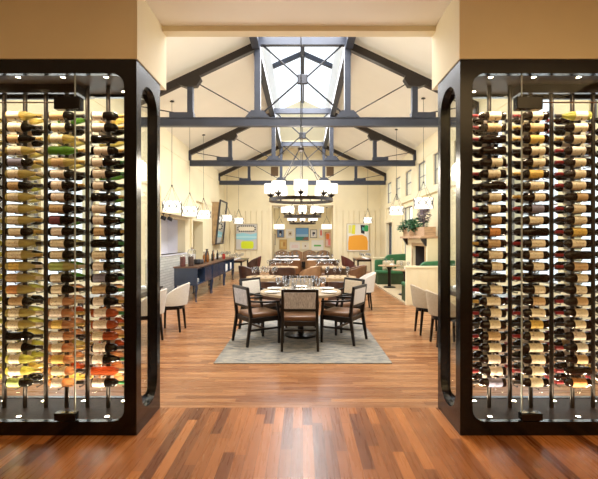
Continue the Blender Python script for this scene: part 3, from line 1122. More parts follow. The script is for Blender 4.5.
# ================================================================== RUG, ROUND TABLE, ARMCHAIRS
g = MB()
g.box(-1.15, 1.15, -1.7, 1.7, 0.001, 0.012)
tag(g.build('rug', M['rug'], loc=(0.005, 7.23, 0), bevel=0.003), 'worn grey-blue rug under the round dining table', 'rug')
RZ = 0.012
TX, TY = -0.03, 7.12


def round_table(label, loc, r, h, top, base_r=0.25, apron=0.03, group='round dining tables', basem='dwood'):
    t = thing('round_table', label, 'table', loc, group=group)
    g = MB()
    g.lathe([(r - 0.02, h - apron), (r, h - apron + 0.008), (r, h - 0.006), (r - 0.006, h)], 40)
    g.build('table_top', M[top], t)
    g = MB()
    g.lathe([(0.055, 0.03), (0.05, 0.1), (0.05, h - apron - 0.12), (0.09, h - apron - 0.03), (0.2, h - apron)], 20)
    g.build('column', M[basem], t)
    g = MB()
    g.lathe([(base_r, 0), (base_r, 0.024), (base_r - 0.03, 0.036), (0.06, 0.044)], 32)
    g.build('base', M[basem], t)
    return t


round_table('large round pale-topped dining table on the rug', (TX, TY, RZ), 0.67, 0.735, 'stone', 0.27, 0.045)


def make_armchair(label, loc, rotz, fab):
    t = thing('dining_armchair', label, 'chair', loc, rotz, group='open armchairs around the round table')
    D = M['dwood']
    for s in (-1, 1):
        r = MB()
        r.bar((s * 0.255, -0.30, 0.004), (s * 0.245, -0.235, 0.42), 0.034, 0.036, (0, 1, 0), 0.042, 0.05)
        r.bar((s * 0.245, -0.235, 0.42), (s * 0.245, -0.29, 0.88), 0.042, 0.05, (0, 1, 0), 0.036, 0.036)
        r.build('leg', D, t, bevel=0.004)
        f = MB()
        f.bar((s * 0.262, 0.235, 0), (s * 0.262, 0.235, 0.42), 0.032, 0.032, (0, 1, 0), 0.042, 0.042)
        f.build('leg', D, t, bevel=0.004)
        a = MB()
        a.bar((s * 0.262, 0.235, 0.42), (s * 0.275, 0.20, 0.625), 0.04, 0.036, (0, 1, 0), 0.032, 0.034)
        a.bar((s * 0.275, 0.235, 0.635), (s * 0.268, -0.04, 0.648), 0.042, 0.026)
        a.bar((s * 0.268, -0.04, 0.648), (s * 0.245, -0.265, 0.675), 0.042, 0.026, (0, 0, 1), 0.032, 0.03)
        a.build('armrest', D, t, bevel=0.006)
        MB().bar((s * 0.255, 0.225, 0.24), (s * 0.25, -0.26, 0.24), 0.02, 0.028).build('stretcher', D, t)
    MB().bar((-0.25, 0.0, 0.24), (0.25, 0.0, 0.24), 0.02, 0.026).build('stretcher', D, t)
    fr = MB()
    fr.box(-0.245, 0.245, 0.215, 0.245, 0.35, 0.42).box(-0.235, 0.235, -0.245, -0.215, 0.35, 0.42)
    fr.box(-0.262, -0.235, -0.22, 0.22, 0.35, 0.42).box(0.235, 0.262, -0.22, 0.22, 0.35, 0.42)
    fr.build('seat_frame', D, t, bevel=0.004)
    s_ = MB()
    s_.box(-0.238, 0.238, -0.21, 0.265, 0.405, 0.485)
    s_.build('seat', M['leather'], t, bevel=0.025)
    for (z0, z1) in ((0.838, 0.882), (0.565, 0.605)):
        y0 = -0.235 - 0.055 * (z0 - 0.42) / 0.46
        MB().box(-0.226, 0.226, y0 - 0.018, y0 + 0.018, z0, z1).build('back_rail', D, t, bevel=0.004)
    b = MB()
    ya, yb = -0.256, -0.284
    b.add([(x, y + o, z) for (y, z) in ((ya, 0.60), (yb, 0.842)) for o in (-0.02, 0.026) for x in (-0.223, 0.223)],
          [(0, 1, 3, 2), (4, 6, 7, 5), (0, 4, 5, 1), (2, 3, 7, 6), (0, 2, 6, 4), (1, 5, 7, 3)])
    b.build('backrest', M[fab], t, bevel=0.008)
    return t


def face(px, py, qx=TX, qy=TY):      # turn so that local +Y points to (qx, qy)
    return math.atan2(-(qx - px), qy - py)


CH = [(-0.037, 6.37, 0.0, 'with its back to the doorway', 'weave'), (-0.70, 6.68, None, 'at the table, nearest the navy sideboards', 'weave'),
      (0.63, 6.75, None, 'at the table, on the green booth side, nearer one', 'palefab'), (-0.72, 7.62, None, 'on the sideboard side, behind the tabletop', 'palefab'),  # sideboard-side chair: light falling on its padding is put into the paler fabric
      (0.70, 7.62, None, 'on the booth side, behind the tabletop', 'beige'), (-0.03, 7.95, None, 'facing the doorway across the table', 'beige')]
for x, y, rz, wh, fb in CH:
    make_armchair('dark wood armchair with padded back %s' % wh, (x, y, RZ), face(x, y) if rz is None else rz, fb)


# ================================================================== UPHOLSTERED SIDE CHAIRS (front of the hall)
def shell_chair(name, label, loc, rotz, fab, seatm, group, top=0.86, low=0.40, legz=0.40, rad=0.27, span=115, armlow=0.60, legm='dwood', legout=0.0):
    """chair whose upholstered back wraps round the seat; faces local +Y"""
    t = thing(name, label, 'chair', loc, rotz, group)
    g = MB()
    n = 18
    vs, fs = [], []
    for i in range(n + 1):
        u = -1 + 2 * i / n
        a = math.radians(-90 + u * span)
        zt = top - (top - armlow) * (abs(u) ** 2.2)
        lean = 0.06
        for (rr, z, ln) in ((rad, low, 0), (rad + 0.0, (low + zt) / 2, 0.5), (rad - 0.005, zt - 0.01, 1), (rad - 0.02, zt, 1), (rad - 0.035, zt - 0.01, 1), (rad - 0.05, (low + zt) / 2, 0.5), (rad - 0.05, low, 0)):
            ly = -lean * ln * (1 - abs(u))
            x_ = rr * math.cos(a)
            y_ = rr * math.sin(a)
            if u < -0.78 or u > 0.78:
                pass
            vs.append((x_, y_ + ly, z))
    k = 7
    for i in range(n):
        for j in range(k):
            j2 = (j + 1) % k
            fs.append((i * k + j, i * k + j2, (i + 1) * k + j2, (i + 1) * k + j))
    fs.append(tuple(range(k)))
    fs.append(tuple(n * k + j for j in range(k))[::-1])
    g.add(vs, fs)
    g.build('backrest', M[fab], t)
    s_ = MB()
    pts = []
    for i in range(24):
        a = 2 * PI * i / 24
        pts.append(((rad - 0.045) * math.cos(a) * 1.0, (rad - 0.045) * math.sin(a) + (0.03 if math.sin(a) > 0 else 0)))
    s_.prism(pts, lambda a, b, d: (a, b, d), legz - 0.005, 0.47)
    s_.build('seat', M[seatm], t, bevel=0.02)
    s_ = MB()
    s_.prism([(p[0] * 0.97, p[1] * 0.97) for p in pts], lambda a, b, d: (a, b, d), legz - 0.05, legz)
    s_.build('seat_frame', M[legm], t)
    for sx in (-1, 1):
        for sy in (-1, 1):
            l = MB()
            l.bar((sx * (0.17 + legout), sy * (0.17 + legout) - (0.03 if sy < 0 else 0), 0), (sx * 0.16, sy * 0.16, legz - 0.01), 0.03, 0.03, (0, 1, 0), 0.042, 0.042)
            l.build('leg', M[legm], t, bevel=0.003)
    return t


GS = 'upholstered side chairs at the front tables'
shell_chair('side_chair', 'white upholstered chair with dark legs, near the navy sideboards', (-2.30, 7.55, 0), PI / 2, 'palefab', 'dwood', GS, 0.84, 0.46, 0.44, armlow=0.56)
shell_chair('side_chair', 'white upholstered chair half hidden behind the mixed-wine case', (-2.42, 6.65, 0), PI / 2, 'palefab', 'dwood', GS, 0.84, 0.46, 0.44, armlow=0.56)
shell_chair('side_chair', 'beige upholstered chair with dark legs, below the green booths', (2.16, 7.32, 0), -PI / 2, 'beige', 'dwood', GS, 0.83, 0.46, 0.44, armlow=0.56)
shell_chair('side_chair', 'beige upholstered chair half hidden behind the red-wine case', (2.20, 6.55, 0), -PI / 2, 'beige', 'dwood', GS, 0.83, 0.46, 0.44, armlow=0.56)


def rect_table(label, loc, w, l, h=0.74, top='dwood', group='rectangular tables', cloth=False):
    t = thing('dining_table', label, 'table', loc, group=group)
    MB().box(-w / 2, w / 2, -l / 2, l / 2, h - 0.035, h).build('table_top', M[top], t, bevel=0.004)
    for sx in (-1, 1):
        for sy in (-1, 1):
            x, y = sx * (w / 2 - 0.06), sy * (l / 2 - 0.06)
            MB().bar((x, y, 0), (x, y, h - 0.035), 0.05, 0.05, (0, 1, 0), 0.06, 0.06).build('leg', M['dwood'], t)
    f = MB()
    f.box(-w / 2 + 0.05, w / 2 - 0.05, -l / 2 + 0.05, l / 2 - 0.05, h - 0.10, h - 0.035)
    f.build('apron', M['dwood'], t)
    return t


rect_table('dark wooden table seen beyond the mixed-wine case', (-2.95, 7.1, 0), 0.76, 1.65)
rect_table('dark wooden table seen beyond the red-wine case', (2.88, 7.1, 0), 0.76, 1.65)

# ================================================================== TABLEWARE
glass_me, small = {}, {}


def ware(kind):
    if kind in small:
        return small[kind]
    g = MB()
    if kind == 'wine':
        g.lathe([(0.034, 0), (0.034, 0.003), (0.005, 0.008), (0.004, 0.10), (0.02, 0.115), (0.039, 0.145), (0.042, 0.175), (0.033, 0.225), (0.032, 0.225), (0.041, 0.175), (0.037, 0.146), (0.018, 0.118), (0.001, 0.112)], 14)
        me = g.mesh('wine_glass', M['table_glass'])
    elif kind == 'tumbler':
        g.lathe([(0.030, 0), (0.034, 0.11), (0.032, 0.11), (0.028, 0.006), (0.001, 0.006)], 14)
        me = g.mesh('water_glass', M['table_glass'])
    elif kind == 'plate':
        g.lathe([(0.06, 0), (0.085, 0.006), (0.125, 0.016), (0.125, 0.02), (0.08, 0.011), (0.001, 0.008)], 24)
        me = g.mesh('plate', M['china'])
    elif kind == 'napkin':
        g.prism([(-0.055, 0), (0.055, 0), (0.045, 0.03), (0.0, 0.045), (-0.045, 0.03)], lambda a, b, d: (a, d, b), -0.1, 0.1)
        me = g.mesh('folded_napkin', M['linen'])
    elif kind == 'shaker':
        g.lathe([(0.018, 0), (0.02, 0.01), (0.015, 0.05), (0.017, 0.075), (0.008, 0.085)], 12)
        me = g.mesh('candle_holder', M['china'])
    small[kind] = me
    return me


WN = {'wine': ('wine_glass', 'stemmed wine glass', 'glass'), 'tumbler': ('water_glass', 'clear water glass', 'glass'), 'plate': ('plate', 'round white plate', 'plate'),
      'napkin': ('folded_napkin', 'white folded napkin', 'napkin'), 'shaker': ('candle_holder', 'small white candle holder', 'candle holder')}


def lay(where, z, items):
    by = {}
    for kind, x, y, rz in items:
        by.setdefault(kind, []).append((x, y, rz))
    for kind, L_ in by.items():
        nm, wd, cat = WN[kind]
        L_.sort()
        for i, (x, y, rz) in enumerate(L_):
            o = put(nm, ware(kind), None, (x, y, z), rz)
            tag(o, '%s on %s, %s from the left' % (wd, where, ORD[i]) if len(L_) > 1 else '%s on %s' % (wd, where), cat, '%s on %s' % (wd, where))


def setting(cx, cy, r, n, a0=0.3, per=2, plate=True):
    it = []
    for k in range(n):
        a = a0 + 2 * PI * k / n
        dx, dy = math.cos(a), math.sin(a)
        if plate:
            it.append(('plate', cx + dx * (r - 0.15), cy + dy * (r - 0.15), 0))
        for q in range(per):
            b = a + (q - (per - 1) / 2) * 2 * PI / (n * per) + 0.1
            ri = (r - 0.29 - 0.07 * (q % 2) if plate else r * (0.55 + 0.22 * (q % 2)))
            it.append(('wine', cx + math.cos(b) * ri, cy + math.sin(b) * ri, 0))
    return it


lay('the big round table', 0.735 + RZ, setting(TX, TY, 0.67, 6, -PI / 2, 3) + [('shaker', TX + 0.02, TY + 0.05, 0), ('tumbler', TX - 0.12, TY + 0.11, 0), ('tumbler', TX + 0.14, TY - 0.05, 0), ('tumbler', TX - 0.1, TY - 0.12, 0)])
lay('the dark table beyond the mixed-wine case', 0.74, [('napkin', -2.78, 7.5, 0.3), ('wine', -2.95, 7.6, 0), ('wine', -2.9, 7.2, 0), ('napkin', -2.78, 6.65, 0.3)])
lay('the dark table beyond the red-wine case', 0.74, [('napkin', 2.7, 7.55, -0.3), ('wine', 2.85, 7.6, 0), ('wine', 2.8, 7.2, 0), ('napkin', 2.7, 6.65, -0.3)])

# ------------------------------------------------------------------ middle of the hall: round tables with tub chairs
round_table('pale round table behind the big one, on the sideboard side', (-0.86, 9.8, 0), 0.42, 0.74, 'oak', 0.22, 0.09)
round_table('pale round table behind the big one, on the booth side', (0.80, 9.8, 0), 0.42, 0.74, 'oak', 0.22, 0.09)
lay('the pale round table, sideboard side', 0.74, setting(-0.86, 9.8, 0.42, 4, 0.6, 3, False))
lay('the pale round table, booth side', 0.74, setting(0.80, 9.8, 0.42, 4, 0.6, 3, False))
round_table('round table midway down the hall, sideboard side', (-0.68, 13.1, 0), 0.55, 0.74, 'oak', 0.25, 0.05)
round_table('round table midway down the hall, booth side', (0.78, 13.1, 0), 0.55, 0.74, 'oak', 0.25, 0.05)
lay('the midway round table, sideboard side', 0.74, setting(-0.68, 13.1, 0.55, 4, 0.5, 3, False))
lay('the midway round table, booth side', 0.74, setting(0.78, 13.1, 0.55, 4, 0.5, 3, False))
GT = 'leather tub chairs in the middle of the hall'


def tub(label, x, y, rz, fab='tubleather', top=0.72):
    return shell_chair('tub_chair', label, (x, y, 0), rz, fab, fab, GT, top, 0.24, 0.24, 0.32, 125, 0.64, 'dwood')


tub('dark brown tub chair backing the big round table, sideboard side', -0.72, 9.22, 0)
tub('dark brown tub chair backing the big round table, booth side', 0.86, 9.22, 0)
shell_chair('side_chair', 'pale grey upholstered chair beside the pale round table, booth side', (1.36, 9.85, 0), PI / 2, 'palefab', 'palefab', GS, 0.84, armlow=0.6)
tub('dark brown tub chair, back to the doorway, midway sideboard side', -0.52, 12.35, 0.1, top=0.80)
tub('dark brown tub chair turned sideways near the sideboards', -1.55, 12.9, -PI / 2 + 0.3, top=0.80)
tub('tan leather chair in the aisle between the midway tables', 0.2, 12.2, 1.0, 'tan', 0.84)
tub('dark brown tub chair, back to the doorway, midway booth side', 0.95, 12.3, -0.1, top=0.78)
tub('brown tub chair beside the midway table, booth side', 1.62, 13.3, PI / 2, 'leather', 0.78)
tub('brown tub chair far side of the midway table, sideboard side', -0.75, 13.95, PI, 'leather', 0.80)
tub('brown tub chair far side of the midway table, booth side', 0.72, 13.95, PI, 'leather', 0.80)

# far table rows and the banquette in the niche
for i, (x, y, w, l, wh, sh) in enumerate(((-0.66, 17.6, 1.1, 0.8, 'in the middle of the hall, sideboard side', 'far mid-hall table, sideboard side'),
                                          (0.75, 17.5, 1.1, 0.8, 'in the middle of the hall, booth side', 'far mid-hall table, booth side'),
                                          (-2.75, 17.9, 0.8, 2.1, 'along the wall past the sideboards', 'wall table past the sideboards'),
                                          (2.70, 18.6, 0.9, 1.5, 'in the corner below the orange painting', 'table below the orange painting'),
                                          (-0.75, 21.0, 1.1, 0.7, 'before the niche banquette, left half', 'niche table, sideboard half'),
                                          (0.75, 21.0, 1.1, 0.7, 'before the niche banquette, right half', 'niche table, booth half'))):
    rect_table('white-topped dining table ' + wh, (x, y, 0), w, l, 0.74, 'linen' if i in (0, 1, 4, 5) else 'walnut')
    it = []
    n = 5
    for k in range(n):
        u = -0.42 + 0.84 * k / (n - 1)
        if w > l:
            it += [('wine', x + u * w, y - 0.12, 0), ('wine', x + u * w * 0.9 + 0.05, y + 0.15, 0)]
            if k % 2 == 0:
                it.append(('napkin', x + u * w * 0.9, y - l / 2 + 0.12, PI / 2))
        else:
            it += [('wine', x - 0.12, y + u * l, 0), ('wine', x + 0.15, y + u * l * 0.9 + 0.05, 0)]
            it.append(('napkin', x + 0.02, y + u * l * 0.9 - 0.05, 0.2))
    lay(sh, 0.74, it)
GM = 'maroon chairs along the far side tables'
for k in range(3):
    shell_chair('side_chair', 'maroon leather chair at the far corner table below the orange painting, %s of three' % ('nearest', 'middle', 'farthest')[k], (2.02, 18.05 + 0.58 * k, 0), -PI / 2, 'maroon', 'maroon', GM, 0.84, 0.4, armlow=0.62, rad=0.25)
for k in range(3):
    shell_chair('side_chair', 'brown leather chair at the wall table past the sideboards, %s of three' % ('nearest', 'middle', 'farthest')[k], (-2.08, 17.25 + 0.66 * k, 0), PI / 2, 'maroon' if k else 'tubleather', 'maroon', GM, 0.84, 0.4, armlow=0.62, rad=0.25)
for k, (x, rz) in enumerate(((-0.98, 0), (-0.34, 0), (0.42, 0), (1.08, 0))):
    tub('brown tub chair at the far middle tables, back to the doorway, %s from the sideboards' % ORD[k], x, 16.7, rz, ('tubleather', 'leather', 'tan', 'tubleather')[k], 0.78)
# banquette
t = thing('banquette', 'long tan leather banquette against the niche wall', 'banquette', (0, 22.45, 0))
MB().box(-1.44, 1.44, -0.28, 0.15, 0.12, 0.40).build('seat_base', M['dwood'], t)
MB().box(-1.44, 1.44, -0.30, 0.17, 0.40, 0.49).build('seat', M['tan'], t, bevel=0.02)
for k in range(4):
    x0 = -1.44 + 0.72 * k
    g = MB()
    n = 10
    pts = [(x0 + 0.01, 0.49)] + [(x0 + 0.01 + 0.70 * q / n, 0.87 + 0.11 * math.sin(PI * q / n)) for q in range(n + 1)] + [(x0 + 0.71, 0.49)]
    g.prism(pts, lambda a, b, d: (a, d, b), 0.18, 0.36)
    g.build('back_cushion', M['tan'], t, bevel=0.02)

# ================================================================== NAVY SIDEBOARDS
def sideboard(label, y0, y1, openu):
    t = thing('sideboard', label, 'sideboard', (-2.94, (y0 + y1) / 2, 0), group='navy sideboards along the wall')
    L_ = (y1 - y0) / 2 - 0.01
    w = 0.29
    NV = M['navy']
    MB().box(-w - 0.02, w + 0.02, -L_, L_, 0.86, 0.895).build('worktop', M['walnut'], t, bevel=0.004)
    b = MB()
    b.box(-w, -w + 0.02, -L_ + 0.02, L_ - 0.02, 0.42, 0.86)
    b.box(-w + 0.02, w, -L_ + 0.02, -L_ + 0.05, 0.42, 0.86).box(-w + 0.02, w, L_ - 0.05, L_ - 0.02, 0.42, 0.86)
    b.box(-w + 0.02, w, -L_ + 0.05, L_ - 0.05, 0.42, 0.45).box(-w + 0.02, w, -L_ + 0.05, L_ - 0.05, 0.82, 0.86)
    b.box(-w + 0.02, w, -0.02, 0.02, 0.45, 0.82)
    b.build('carcass', NV, t, bevel=0.003)
    for k, (a, c) in enumerate(((-L_ + 0.052, -0.022), (0.022, L_ - 0.052))):
        if k in openu:
            continue
        MB().box(w - 0.03, w - 0.008, a, c, 0.452, 0.818).build('door', NV, t, bevel=0.004)
    for sx in (-1, 1):
        for sy in (-1, 1):
            x, y = sx * (w - 0.04), sy * (L_ - 0.07)
            g = MB()
            g.tube([(x, y, 0.45), (x + sx * 0.014, y + sy * 0.014, 0.36), (x, y, 0.2), (x - sx * 0.004, y - sy * 0.004, 0.05), (x + sx * 0.012, y + sy * 0.012, 0.0)], [0.036, 0.036, 0.022, 0.016, 0.024], 8)
            g.build('leg', NV, t)
    return t


sideboard('navy sideboard on curved legs, nearest, with an open shelf at one end', 10.78, 12.66, (0,))
sideboard('navy sideboard on curved legs, middle of the three, all doors closed', 12.68, 14.72, ())
sideboard('navy sideboard on curved legs, farthest, with an open bay', 14.74, 16.7, (0, 1))
# stacks in the open bays
for k in range(5):
    for j in range(2):
        o = put('plate', ware('plate'), None, (-2.85, 11.05 + 0.27 * j + 0.0, 0.451 + 0.021 * k))
        tag(o, 'white plate in the open sideboard shelf, %s from bottom of the %s stack' % (ORD[k], ('nearer', 'farther')[j]), 'plate', 'plates in the open sideboard shelf')
for k in range(2):
    g = MB()
    g.box(-0.2, 0.2, -0.22, 0.22, 0, 0.24)
    tag(g.build('linen_bin', M['linen'], loc=(-2.9, 15.3 + 0.85 * k, 0.451), bevel=0.02), 'white linen bin in the farthest sideboard, %s bay' % ('nearer', 'farther')[k], 'bin', 'white bins in the farthest sideboard')


def lathe_thing(name, label, cat, loc, prof, mat, parts=(), group='things on the sideboards'):
    g = MB()
    g.lathe([(max(r, 0.001), z) for r, z in prof], 18)
    o = g.build(name, mat, None, loc)
    tag(o, label, cat, group)
    for (pn, pp, pmat) in parts:
        q = MB()
        q.lathe([(max(r, 0.001), z) for r, z in pp], 14)
        q.build(pn, pmat, o)
    return o


ST = 0.895
JAR = [(0.06, 0), (0.07, 0.01), (0.07, 0.22), (0.06, 0.25)]
lathe_thing('jar', 'dark brown jar with a lid at the near end of the sideboards', 'jar', (-3.05, 10.95, ST), JAR, M['maroon'], [('lid', [(0.062, 0.25), (0.062, 0.275), (0.02, 0.285), (0.015, 0.30)], M['chrome'])])
lathe_thing('jar', 'dark brown jar with a lid, second from the near end', 'jar', (-2.88, 11.1, ST), JAR, M['tubleather'], [('lid', [(0.062, 0.25), (0.062, 0.275), (0.02, 0.285), (0.015, 0.30)], M['chrome'])])
lathe_thing('beverage_dispenser', 'tall glass drinks dispenser among the jars', 'dispenser', (-2.95, 11.45, ST), [(0.09, 0), (0.09, 0.03), (0.06, 0.05), (0.06, 0.12), (0.10, 0.15), (0.11, 0.36), (0.09, 0.40)], M['table_glass'],
            [('lid', [(0.095, 0.40), (0.095, 0.42), (0.03, 0.43), (0.035, 0.47)], M['chrome']), ('drink', [(0.09, 0.16), (0.10, 0.30)], M['palefab'])])
lathe_thing('pot', 'low dark pot beside the drinks dispenser', 'pot', (-2.9, 11.85, ST), [(0.07, 0), (0.1, 0.03), (0.1, 0.12), (0.085, 0.14)], M['rod'])
lathe_thing('pot', 'second low dark pot, past the drinks dispenser', 'pot', (-2.88, 12.15, ST), [(0.06, 0), (0.09, 0.03), (0.09, 0.1), (0.075, 0.12)], M['slate'])
BP = [(0.036, 0), (0.038, 0.01), (0.038, 0.19), (0.02, 0.22), (0.014, 0.25), (0.014, 0.30)]
for k, (yy, mm, wd) in enumerate(((12.75, 'amber', 'amber'), (13.0, 'amber', 'amber'), (13.3, 'b_dark', 'dark'), (13.7, 'b_dark', 'dark'), (14.1, 'amber', 'amber'), (14.5, 'b_dark', 'dark'))):
    lathe_thing('spirit_bottle', '%s spirit bottle standing on the sideboards, %s of six from the near end' % (wd, ORD[k]), 'bottle', (-2.92 + 0.05 * (k % 2), yy, ST), BP, M[mm], [('stopper', [(0.016, 0.29), (0.016, 0.32)], M['walnut'])])
lathe_thing('vase', 'tall dark vase on the middle sideboard', 'vase', (-3.0, 13.5, ST), [(0.05, 0), (0.08, 0.1), (0.06, 0.25), (0.03, 0.33), (0.045, 0.38)], M['slate'])
lathe_thing('vase', 'small red vase on the farthest sideboard', 'vase', (-2.72, 14.85, ST), [(0.04, 0), (0.06, 0.06), (0.05, 0.14), (0.03, 0.18)], M['redliq'])
lay('the farthest sideboard', ST, [('wine', -2.75 - 0.12 * (k % 3), 15.05 + 0.19 * k, 0) for k in range(8)] + [('napkin', -3.13, 15.1 + 0.5 * k, 0.1) for k in range(3)])

# ================================================================== WALL PICTURES
def flat(name, col):
    return pm(name, col, 0.7)


def art(name, label, x0, x1, z0, z1, y, framec, bg, shapes, mat_border=0.0, group=None, cat='picture'):
    """framed picture hung on a wall facing the doorway; shapes = (poly in 0..1 units, colour)"""
    cx, w, h = (x0 + x1) / 2, x1 - x0, z1 - z0
    t = thing(name, label, cat, (cx, y, z0), group=group)
    f = MB()
    k = 0.025
    f.box(-w / 2, -w / 2 + k, -0.035, 0, 0, h).box(w / 2 - k, w / 2, -0.035, 0, 0, h)
    f.box(-w / 2 + k, w / 2 - k, -0.035, 0, 0, k).box(-w / 2 + k, w / 2 - k, -0.035, 0, h - k, h)
    f.build('picture_frame', flat(name + '_frame', framec), t)
    c = MB()
    mats = [flat(name + '_ground', bg)]
    c.box(-w / 2 + k, w / 2 - k, -0.02, -0.001, k, h - k)
    for i, (poly, col) in enumerate(shapes):
        c.m = i + 1
        mats.append(flat(name + '_paint', col))
        iw, ih = w - 2 * k, h - 2 * k
        c.prism([(-iw / 2 + u * iw, k + v * ih) for u, v in poly], lambda a, b, d: (a, d, b), -0.0205 - 0.0006 * (i + 1), -0.020)
    c.build('canvas', mats, t)
    return t


def rrect(u0, u1, v0, v1, r=0.08, asp=1.0, n=5):
    out = []
    rv = r * asp
    for (cu, cv, st) in ((u1 - r, v1 - rv, 0), (u0 + r, v1 - rv, 90), (u0 + r, v0 + rv, 180), (u1 - r, v0 + rv, 270)):
        for k in range(n + 1):
            t_ = math.radians(st + 90 * k / n)
            out.append((cu + r * math.cos(t_), cv + rv * math.sin(t_)))
    return out


def rect(u0, u1, v0, v1):
    return [(u0, v0), (u1, v0), (u1, v1), (u0, v1)]


WY = Y1 - 0.052


def at_w(px, Y):
    return (px - 302.5) * Y / 430.0


def at_z(py, Y):
    return EYE + (238.0 - py) * Y / 430.0


dash = []
path = rrect(0.08, 0.92, 0.72, 0.93, 0.11, 0.9, 8)
path.append(path[0])
seg = [math.hypot(path[k + 1][0] - path[k][0], (path[k + 1][1] - path[k][1]) * 1.2) for k in range(len(path) - 1)]
total, want = sum(seg), 20
for q in range(want):
    d_ = total * (q + 0.5) / want
    k = 0
    while d_ > seg[k]:
        d_ -= seg[k]
        k += 1
    f_ = d_ / max(seg[k], 1e-6)
    u, v = path[k][0] + (path[k + 1][0] - path[k][0]) * f_, path[k][1] + (path[k + 1][1] - path[k][1]) * f_
    dash.append((rrect(u - 0.034, u + 0.034, v - 0.026, v + 0.026, 0.02), (0.012, 0.012, 0.012)))
wave = [(0.0, 0.42), (0.3, 0.38), (0.6, 0.36), (1.0, 0.42), (1.0, 0.66), (0.7, 0.60), (0.35, 0.66), (0.0, 0.62)]
wave2 = [(0.0, 0.46), (0.5, 0.47), (1.0, 0.46), (1.0, 0.52), (0.5, 0.53), (0.0, 0.52)]
art('painting', 'large abstract painting with black dashed cream oval and lime block', -3.24, -2.185, 1.04, 2.31, WY, (0.42, 0.33, 0.2), (0.56, 0.54, 0.50),
    [(rrect(0.08, 0.92, 0.72, 0.93, 0.09, 0.9), (0.80, 0.72, 0.55)), (wave, (0.30, 0.60, 0.68)), (wave2, (0.45, 0.70, 0.74)), (rrect(0.24, 0.84, 0.03, 0.33, 0.1, 0.8), (0.62, 0.72, 0.02))] + dash)
art('painting', 'large abstract painting with big orange form and green patches', 2.14, 3.235, 0.97, 2.32, WY, (0.5, 0.42, 0.28), (0.80, 0.78, 0.70),
    [([(0.05, 0.03), (0.95, 0.03), (0.96, 0.35), (0.90, 0.52), (0.70, 0.60), (0.3, 0.58), (0.08, 0.54), (0.04, 0.3)], (0.85, 0.38, 0.035)),
     (rect(0.06, 0.2, 0.66, 0.96), (0.75, 0.72, 0.25)), ([(0.2, 0.64), (0.36, 0.62), (0.38, 0.97), (0.24, 0.97)], (0.72, 0.70, 0.04)),
     ([(0.64, 0.66), (0.80, 0.63), (0.82, 0.96), (0.62, 0.97)], (0.015, 0.015, 0.02)), (rrect(0.80, 0.98, 0.72, 0.96, 0.06), (0.03, 0.32, 0.08)), ([(0.68, 0.78), (0.80, 0.74), (0.79, 0.86), (0.70, 0.9)], (0.10, 0.40, 0.30))])
NY = 22.848
GW = 'gallery wall in the niche'


def npic(label, px0, px1, py0, py1, framec, bg, shapes):
    art('framed_picture', label, at_w(px0, NY), at_w(px1, NY), at_z(py1, NY), at_z(py0, NY), NY, framec, bg, shapes, group=GW)


blk, gold, wht = (0.03, 0.03, 0.03), (0.45, 0.28, 0.1), (0.78, 0.74, 0.66)
npic('blue picture of a dark and white shape, upper row', 276.8, 284.3, 228.8, 237.8, gold, (0.16, 0.25, 0.42), [(rrect(0.3, 0.7, 0.4, 0.85, 0.1), (0.02, 0.02, 0.04)), (rrect(0.35, 0.55, 0.2, 0.5, 0.08), wht)])
npic('white framed picture with a small brown bird-like spot, upper row', 286.0, 294.4, 229.0, 238.0, wht, wht, [(rect(0.22, 0.78, 0.22, 0.78), (0.66, 0.58, 0.42)), (rrect(0.38, 0.62, 0.38, 0.62, 0.08), (0.2, 0.11, 0.05))])
npic('blue sky and green shore landscape, largest in the niche', 295.6, 308.7, 227.8, 240.6, (0.15, 0.2, 0.25), (0.14, 0.34, 0.62), [(rect(0, 1, 0.24, 0.5), (0.32, 0.5, 0.66)), (rect(0, 1, 0, 0.28), (0.03, 0.22, 0.16)), ([(0.5, 0.06), (1, 0.0), (1, 0.26), (0.7, 0.24)], (0.25, 0.12, 0.08))])
npic('white picture with a black ink figure, upper row', 310.2, 317.0, 229.6, 237.8, blk, wht, [(rrect(0.3, 0.75, 0.42, 0.72, 0.1), (0.02, 0.02, 0.03)), (rect(0.35, 0.5, 0.2, 0.5), (0.1, 0.12, 0.3))])
npic('narrow white picture with a red figure, upper row', 319.0, 323.0, 228.4, 237.8, wht, wht, [(rrect(0.25, 0.75, 0.2, 0.85, 0.12), (0.62, 0.06, 0.03))])
npic('orange and pink abstract at the niche corner', 325.0, 332.3, 232.0, 247.0, gold, (0.76, 0.50, 0.42), [(rrect(0.1, 0.6, 0.5, 0.92, 0.1), (0.80, 0.22, 0.05)), (rrect(0.4, 0.9, 0.1, 0.55, 0.1), (0.78, 0.25, 0.22)), (rect(0.1, 0.35, 0.1, 0.4), (0.75, 0.6, 0.5))])
npic('tan and yellow abstract, lower row', 279.4, 287.0, 239.4, 249.4, gold, (0.60, 0.38, 0.12), [(rect(0.2, 0.42, 0.2, 0.8), (0.70, 0.52, 0.2)), (rrect(0.5, 0.8, 0.3, 0.75, 0.1), (0.45, 0.22, 0.06))])
npic('white picture with faint pink lines, lower row', 289.6, 299.9, 242.0, 250.0, wht, (0.80, 0.74, 0.68), [(rect(0.15, 0.85, 0.3 + 0.15 * k, 0.34 + 0.15 * k), (0.72, 0.32, 0.26)) for k in range(3)])
npic('small white picture with a brown centre, lower row', 302.0, 308.7, 242.4, 249.4, wht, (0.78, 0.72, 0.6), [(rrect(0.36, 0.64, 0.36, 0.6, 0.08), (0.28, 0.14, 0.06))])
npic('white picture with one bright green band, lower row', 311.4, 323.5, 240.0, 250.6, wht, (0.80, 0.79, 0.72), [(rrect(0.18, 0.82, 0.38, 0.55, 0.04), (0.12, 0.45, 0.08))])
